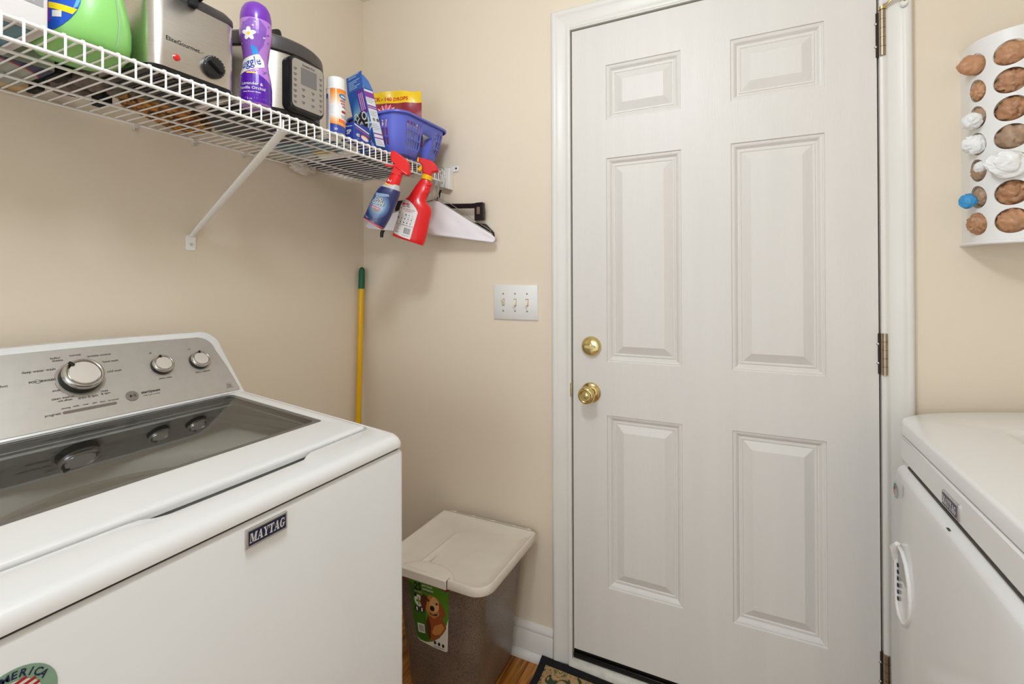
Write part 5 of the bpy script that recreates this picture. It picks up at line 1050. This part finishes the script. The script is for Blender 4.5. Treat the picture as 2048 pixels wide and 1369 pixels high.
def surf(secs, k, o, n=None):    # print on the camera-facing side of the lofted body
    def f(x, y):
        for (l, r, dp), (l2, r2, dp2) in zip(secs[:-1], secs[1:]):
            # find t such that point lies between section lines
            def side_(L, R): return (R[0]-L[0])*(y-L[1])-(R[1]-L[1])*(x-L[0])
            a, c = side_(l, r), side_(l2, r2)
            if a >= 0 and c <= 0 or (l2, r2) == (secs[-1][0], secs[-1][1]):
                t = min(max(a/(a-c) if a != c else 0, 0), 1); L = (l[0]+(l2[0]-l[0])*t, l[1]+(l2[1]-l[1])*t); R = (r[0]+(r2[0]-r[0])*t, r[1]+(r2[1]-r[1])*t); d = dp+(dp2-dp)*t
                cx, cy = (L[0]+R[0])/2, (L[1]+R[1])/2; h = math.hypot(R[0]-L[0], R[1]-L[1])/2; q_ = min(.985, abs(((x-cx)*(R[0]-L[0])+(y-cy)*(R[1]-L[1]))/(2*h*h)))
                dep = d*(1-q_**2.4)**(1/2.4); return V3((x-o[0])*k, -dep, -(y-o[1])*k), V3(0, -1, 0)
    return f
D = Decal(lambda x, y: surf(S_, k1, oA)(x, -y), cut=18, base=.0005)
for k in range(6):
    t = k/5; D.poly(ell(300, -760, 140-72*t, 165-95*t, 32, -22), mat('glow_%d' % k, (int(60+95*t), int(86+92*t), int(130+72*t)), .3, coat=.3), .3*k)
D.poly([(255, -575), (300, -590), (430, -612), (440, -640), (330, -640), (260, -625)], mat('glow_4', (136, 160, 188), .3), 1.6)
D.text('OXI', 300, -690, 66, LW, 2.6, rot=-20, bold=.015, sx=.9); D.text('CLEAN', 286, -738, 62, LW, 2.6, rot=-22, bold=.015, sx=.82)
D.text('OXI', 304, -694, 66, BLACKM, 2.2, rot=-20, bold=.06, sx=.9); D.text('CLEAN', 290, -742, 62, BLACKM, 2.2, rot=-22, bold=.06, sx=.82)
D.poly([(200, -738), (325, -795), (318, -822), (205, -770)], mat('banner_red', (190, 66, 62), .4), 2.4); D.poly([(205, -775), (318, -826), (240, -850), (228, -845)], mat('banner_grey2', (140, 136, 134), .4), 2.2); D.text('MAX FORCE', 262, -790, 19, LW, 2.8, rot=-24, bold=.04)
D.line((125, -880), (160, -912), 9, mat('glow_4', (136, 160, 188), .3), 2); D.line((195, -945), (240, -975), 9, mat('glow_4', (136, 160, 188), .3), 2); D.done('label', ba_)
D = Decal(lambda x, y: (V3((x-oA[0])*k1, -.0155, (y+oA[1])*k1), V3(0, -1, 0))); D.text('3-1', 432, -438, 40, LW, 1, rot=-22, bold=.05); D.line((376, -452), (450, -500), 12, SPY, 1); D.done('print', sa_)
k2_ = 1.64/F/6.847; oB = (890, 310)
sb2 = plane_thing('garden_spray_bottle', 'bright red spray bottle with yellow collar hooked on the rail end', 'spray bottle', (.452, -.190, 1.6490))
Q2 = lambda x, y: V3((x-oB[0])*k2_, 0, -(y-oB[1])*k2_)
B_S = [((832, 395), (950, 432), .013), ((800, 430), (975, 462), .014), ((770, 470), (978, 490), .0145), ((740, 510), (945, 530), .016), ((712, 555), (955, 562), .018), ((690, 590), (925, 605), .0195), ((655, 640), (905, 655), .021), ((605, 680), (895, 705), .0235), ((572, 725), (925, 745), .0255), ((552, 790), (965, 800), .0265), ((525, 870), (965, 880), .027), ((490, 980), (945, 960), .027), ((462, 1070), (915, 1100), .027), ((445, 1135), (885, 1215), .0265), ((444, 1160), (868, 1270), .0255), ((455, 1172), (850, 1300), .022)]
b = NB(); sections(b, B_S, k2_, oB, 0, 40); bb_ = finish('body', b, SPR, sb2, smooth=50)
b = NB(); sections(b, [((846, 322), (986, 372), .0142), ((828, 388), (962, 428), .0142)], k2_, oB, 0, 24, 2.); finish('collar', b, SPY, sb2, smooth=50)
HP = [(800, 112), (835, 118), (905, 135), (980, 163), (1030, 205), (1068, 275), (1068, 298), (1040, 312), (1010, 308), (985, 325), (970, 372), (850, 330), (850, 270), (842, 205), (800, 180)]
b = NB(); loft(b, [[Q2(x, y)+V3(0, dd_, 0)+(Q2(930, 240)-Q2(x, y))*e for x, y in HP] for dd_, e in ((.0135, .14), (.010, .02), (-.010, .02), (-.0135, .14))]); hB = finish('trigger_head', b, SPR, sb2, smooth=35, bevel=.0015)
b = NB(); loft(b, [[Q2(x, y)+V3(0, s_, 0) for x, y in ((786, 108), (836, 116), (812, 184), (772, 160))] for s_ in (.008, -.008)]); finish('nozzle', b, SPY, hB, bevel=.0015)
b = NB(); loft(b, [[Q2(x, y)+V3(0, s_, 0) for x, y in ((838, 205), (848, 230), (838, 285), (800, 296), (772, 268), (800, 240))] for s_ in (.005, -.005)]); finish('trigger', b, SPY, hB, bevel=.0015)
D = Decal(lambda x, y: surf(B_S, k2_, oB)(x, -y), cut=20, base=.0005)
WLB = mat('label_paper', (232, 226, 222), .4); DK = mat('label_ink', (50, 44, 46), .5); RDI = mat('label_redink', (196, 40, 46), .45)
D.poly([(610, -682), (648, -688), (690, -712), (735, -755), (775, -810), (802, -868), (695, -1228), (590, -1190), (465, -1130), (500, -980), (535, -830), (555, -760), (580, -705)], WLB, 0)
D.text('SEVIN', 640, -765, 44, RDI, 1.5, rot=-12, bold=.05, sx=.85); D.text('GARDENTECH', 640, -720, 17, DK, 1.5, rot=-12, sx=.9); D.text('Insect Killer', 645, -790, 24, DK, 1.5, rot=-12, bold=.03, sx=.9)
D.text('KILLS MORE THAN', 685, -835, 19, RDI, 1.5, rot=-14, bold=.02); D.text('500 INSECTS', 680, -858, 19, RDI, 1.5, rot=-14, bold=.02)
rs_ = random.Random(4)
for row in range(3):
    for c_ in range(5):
        x = 556+c_*44-row*16; y = -(872+row*50+c_*12); D.poly(ell(x, y, rs_.uniform(3, 8), rs_.uniform(7, 15), 10, rs_.uniform(-40, 40)), DK, 1.5); D.line((x-14, y-24), (x+12, y-30), 4, mat('label_softink', (140, 130, 128), .5), 1.5)
D.line((500, -1000), (735, -1068), 4, DK, 1.5)
for k in range(5): D.line((494-k*4, -1022-k*20), (560-k*5-(k % 2)*14, -1042-k*20), 6, mat('label_softink', (140, 130, 128), .5) if k < 4 else DK, 1.5)
for k in range(11): D.line((622+k*8, -(1062+k*2.4)), (604+k*8, -(1140+k*2.4)), 5 if k % 3 else 2.5, DK, 1.6)
D.line((585, -1160), (680, -1188), 5, mat('label_softink', (140, 130, 128), .5), 1.5); D.done('label', bb_)
for k in range(3):
    b = NB(); y_ = 470+k*48; tube(b, [Q2(905-k*18, y_)+V3(0, -.010, 0), Q2(940-k*16, y_+16)+V3(0, -.012, 0), Q2(975-k*20, y_+10)+V3(0, -.004, 0)], [.0035, .0048, .0035], 10); finish('grip_ridge', b, SPR, bb_, smooth=60)

# ------------------------------------------------------------------ hangers by the door wall
HA, HB = V3(.13, -.12, 0), V3(.625, -.03, 0); HD = (HB-HA).normalized(); HN = V3(HD.y, -HD.x, 0)
def hp(l, z, off=0.): return HA+HD*l+V3(0, 0, z)+HN*off
ph = thing('draped_hanger', 'wire hanger draped in a white triangular cloth hanging from the rail end', 'hanger', tuple(hp(.28, 1.575)))
PO = [(-.0032, 1.5004), (.0055, 1.5115), (.1173, 1.5408), (.20, 1.560), (.2634, 1.5745), (.2911, 1.575), (.3763, 1.5207), (.4981, 1.4455), (.5109, 1.4311), (.5072, 1.4172), (.3761, 1.4367), (.2453, 1.455), (.1047, 1.4723), (.0118, 1.4829)]
topl = lambda l: None
def interp(pts, l):
    for (a, z), (a2, z2) in zip(pts[:-1], pts[1:]):
        if a <= l <= a2: return z+(z2-z)*(l-a)/(a2-a)
    return pts[-1][1] if l > pts[-1][0] else pts[0][1]
TOPL = [(-.0032, 1.5004), (.0055, 1.5115), (.1173, 1.5408), (.20, 1.560), (.2634, 1.5745), (.2911, 1.575), (.3763, 1.5207), (.4981, 1.4455), (.5109, 1.4311)]; BOTL = [(-.0032, 1.497), (.0118, 1.4829), (.1047, 1.4723), (.2453, 1.455), (.3761, 1.4367), (.5072, 1.4172), (.5109, 1.425)]
b = NB(); us = [-.0032+.5141*k/60 for k in range(61)]
for sg in (1, -1):
    quadgrid(b, us, [k/16 for k in range(17)], lambda l, t: (lambda z0, z1: hp(l, z1+(z0-z1)*t, sg*(.0015+.011*(t**.7))+.006*noise.noise(V3(l*14, t*2, sg*3))*min(1, 3*t)*min(1, 12*abs(l+.004))))(interp(BOTL, l), interp(TOPL, l)))
finish('cover', b, mat('hanger_cloth', (234, 228, 230), .7), ph, True, smooth=70, solid=.0006)
b = NB(); tube(b, [hp(.4981, 1.448), hp(.3763, 1.5230), hp(.2911, 1.5775), hp(.276, 1.583), hp(.262, 1.577), hp(.1173, 1.5430), hp(.0055, 1.5135)], .0014, 6); finish('wire', b, CHROMEB, ph, True, smooth=60)
def hook(l0, l1, off, par):
    b = NB(); pts = [hp(l0, 1.576, off), hp(l0-.002, 1.600, off)]
    cx, cz, r = l1, 1.655, .030
    for k in range(15): a = radians(-75+k*17); pts.append(hp(cx+r*.75*cos(a), cz+r*1.25*sin(a), off))
    tube(b, pts, .0014, 6); return finish('hook', b, CHROMEB, par, True, smooth=60)
hook(.273, .262, 0, ph)
w2 = thing('wire_hanger', 'bare thin wire hanger hanging beside the white draped hanger', 'hanger', tuple(hp(.29, 1.585, -.014)))
b = NB(); tube(b, [hp(.29, 1.585, -.014), hp(.33, 1.567, -.014), (hp(.42, 1.505, -.014)), hp(.487, 1.462, -.014), hp(.486, 1.452, -.014), hp(.30, 1.475, -.014), hp(.09, 1.490, -.014), hp(.085, 1.498, -.014), hp(.20, 1.565, -.014), hp(.29, 1.585, -.014)], .0012, 6); finish('frame', b, CHROMEB, w2, True, smooth=60); hook(.288, .276, -.014, w2)
bh = thing('black_hanger', 'black plastic hanger with wide curved tips behind the white draped hanger', 'hanger', tuple(hp(.28, 1.56, -.026)))
b = NB(); HC = [(.044, 1.452), (.046, 1.470), (.058, 1.492), (.085, 1.512), (.14, 1.532), (.26, 1.556), (.30, 1.552), (.38, 1.500), (.42, 1.488), (.462, 1.479), (.489, 1.452), (.492, 1.442)]
tube(b, [hp(l, z, -.028) for l, z in HC], [.006, .007, .008, .008, .007, .007, .007, .007, .008, .009, .008, .006], 12); tube(b, [hp(.26, 1.560, -.028), hp(.28, 1.59, -.028), hp(.29, 1.62, -.028)], .0045, 8); finish('frame', b, BLACKP, bh, True, smooth=60); hook(.292, .284, -.028, bh)
ch = thing('clip_hanger', 'black plastic trouser hanger bar with a square clip against the wall', 'hanger', (.40, -.03, 1.57))
b = NB(); loft(b, [[V3(x, -.030+s_*.006, z+t_*.0085) for s_, t_ in ((-1, -1), (1, -1), (1, 1), (-1, 1))] for x, z in ((.185, 1.587), (.23, 1.584), (.40, 1.5630), (.47, 1.557), (.535, 1.5530), (.585, 1.5535))]); finish('bar', b, BLACKP, ch, True, bevel=.002)
b = NB(); prism(b, rrect(.5515, .5870, 1.4985, 1.5620, .005, 4), lambda x, z: V3(x, -.024, z), lambda x, z: V3(x, -.040, z)); c1 = finish('clip', b, BLACKP, ch, True, bevel=.002)
b = NB(); prism(b, rrect(.5620, .5750, 1.5200, 1.5460, .002, 3), lambda x, z: V3(x, -.0395, z), lambda x, z: V3(x, -.0408, z)); finish('clip_spring', b, CHROME, c1, True)
b = NB(); prism(b, rrect(.195, .235, 1.535, 1.596, .005, 4), lambda x, z: V3(x, -.024, z), lambda x, z: V3(x, -.040, z)); finish('clip', b, BLACKP, ch, True, bevel=.002)
b = NB(); tube(b, [V3(.40, -.030, 1.567), V3(.400, -.034, 1.60), V3(.394, -.036, 1.64), V3(.400, -.036, 1.695), V3(.412, -.036, 1.706), V3(.424, -.036, 1.695), V3(.424, -.036, 1.675)], .0016, 6); finish('hook', b, CHROMEB, ch, True, smooth=60)

#ENDCONTENT#

# ------------------------------------------------------------------ ceiling lamp (source of the ceiling light, above the picture)
cl = thing('ceiling_lamp', 'round white flush ceiling lamp in the middle of the laundry ceiling', 'ceiling lamp', (1.06, -1.20, 2.44))
b = NB(); lathe(b, [(.19, 0), (.19, -.02), (.18, -.03)], (0, 0, 0), (0, 0, 1), 40); finish('base', b, WHITEP, cl, smooth=40)
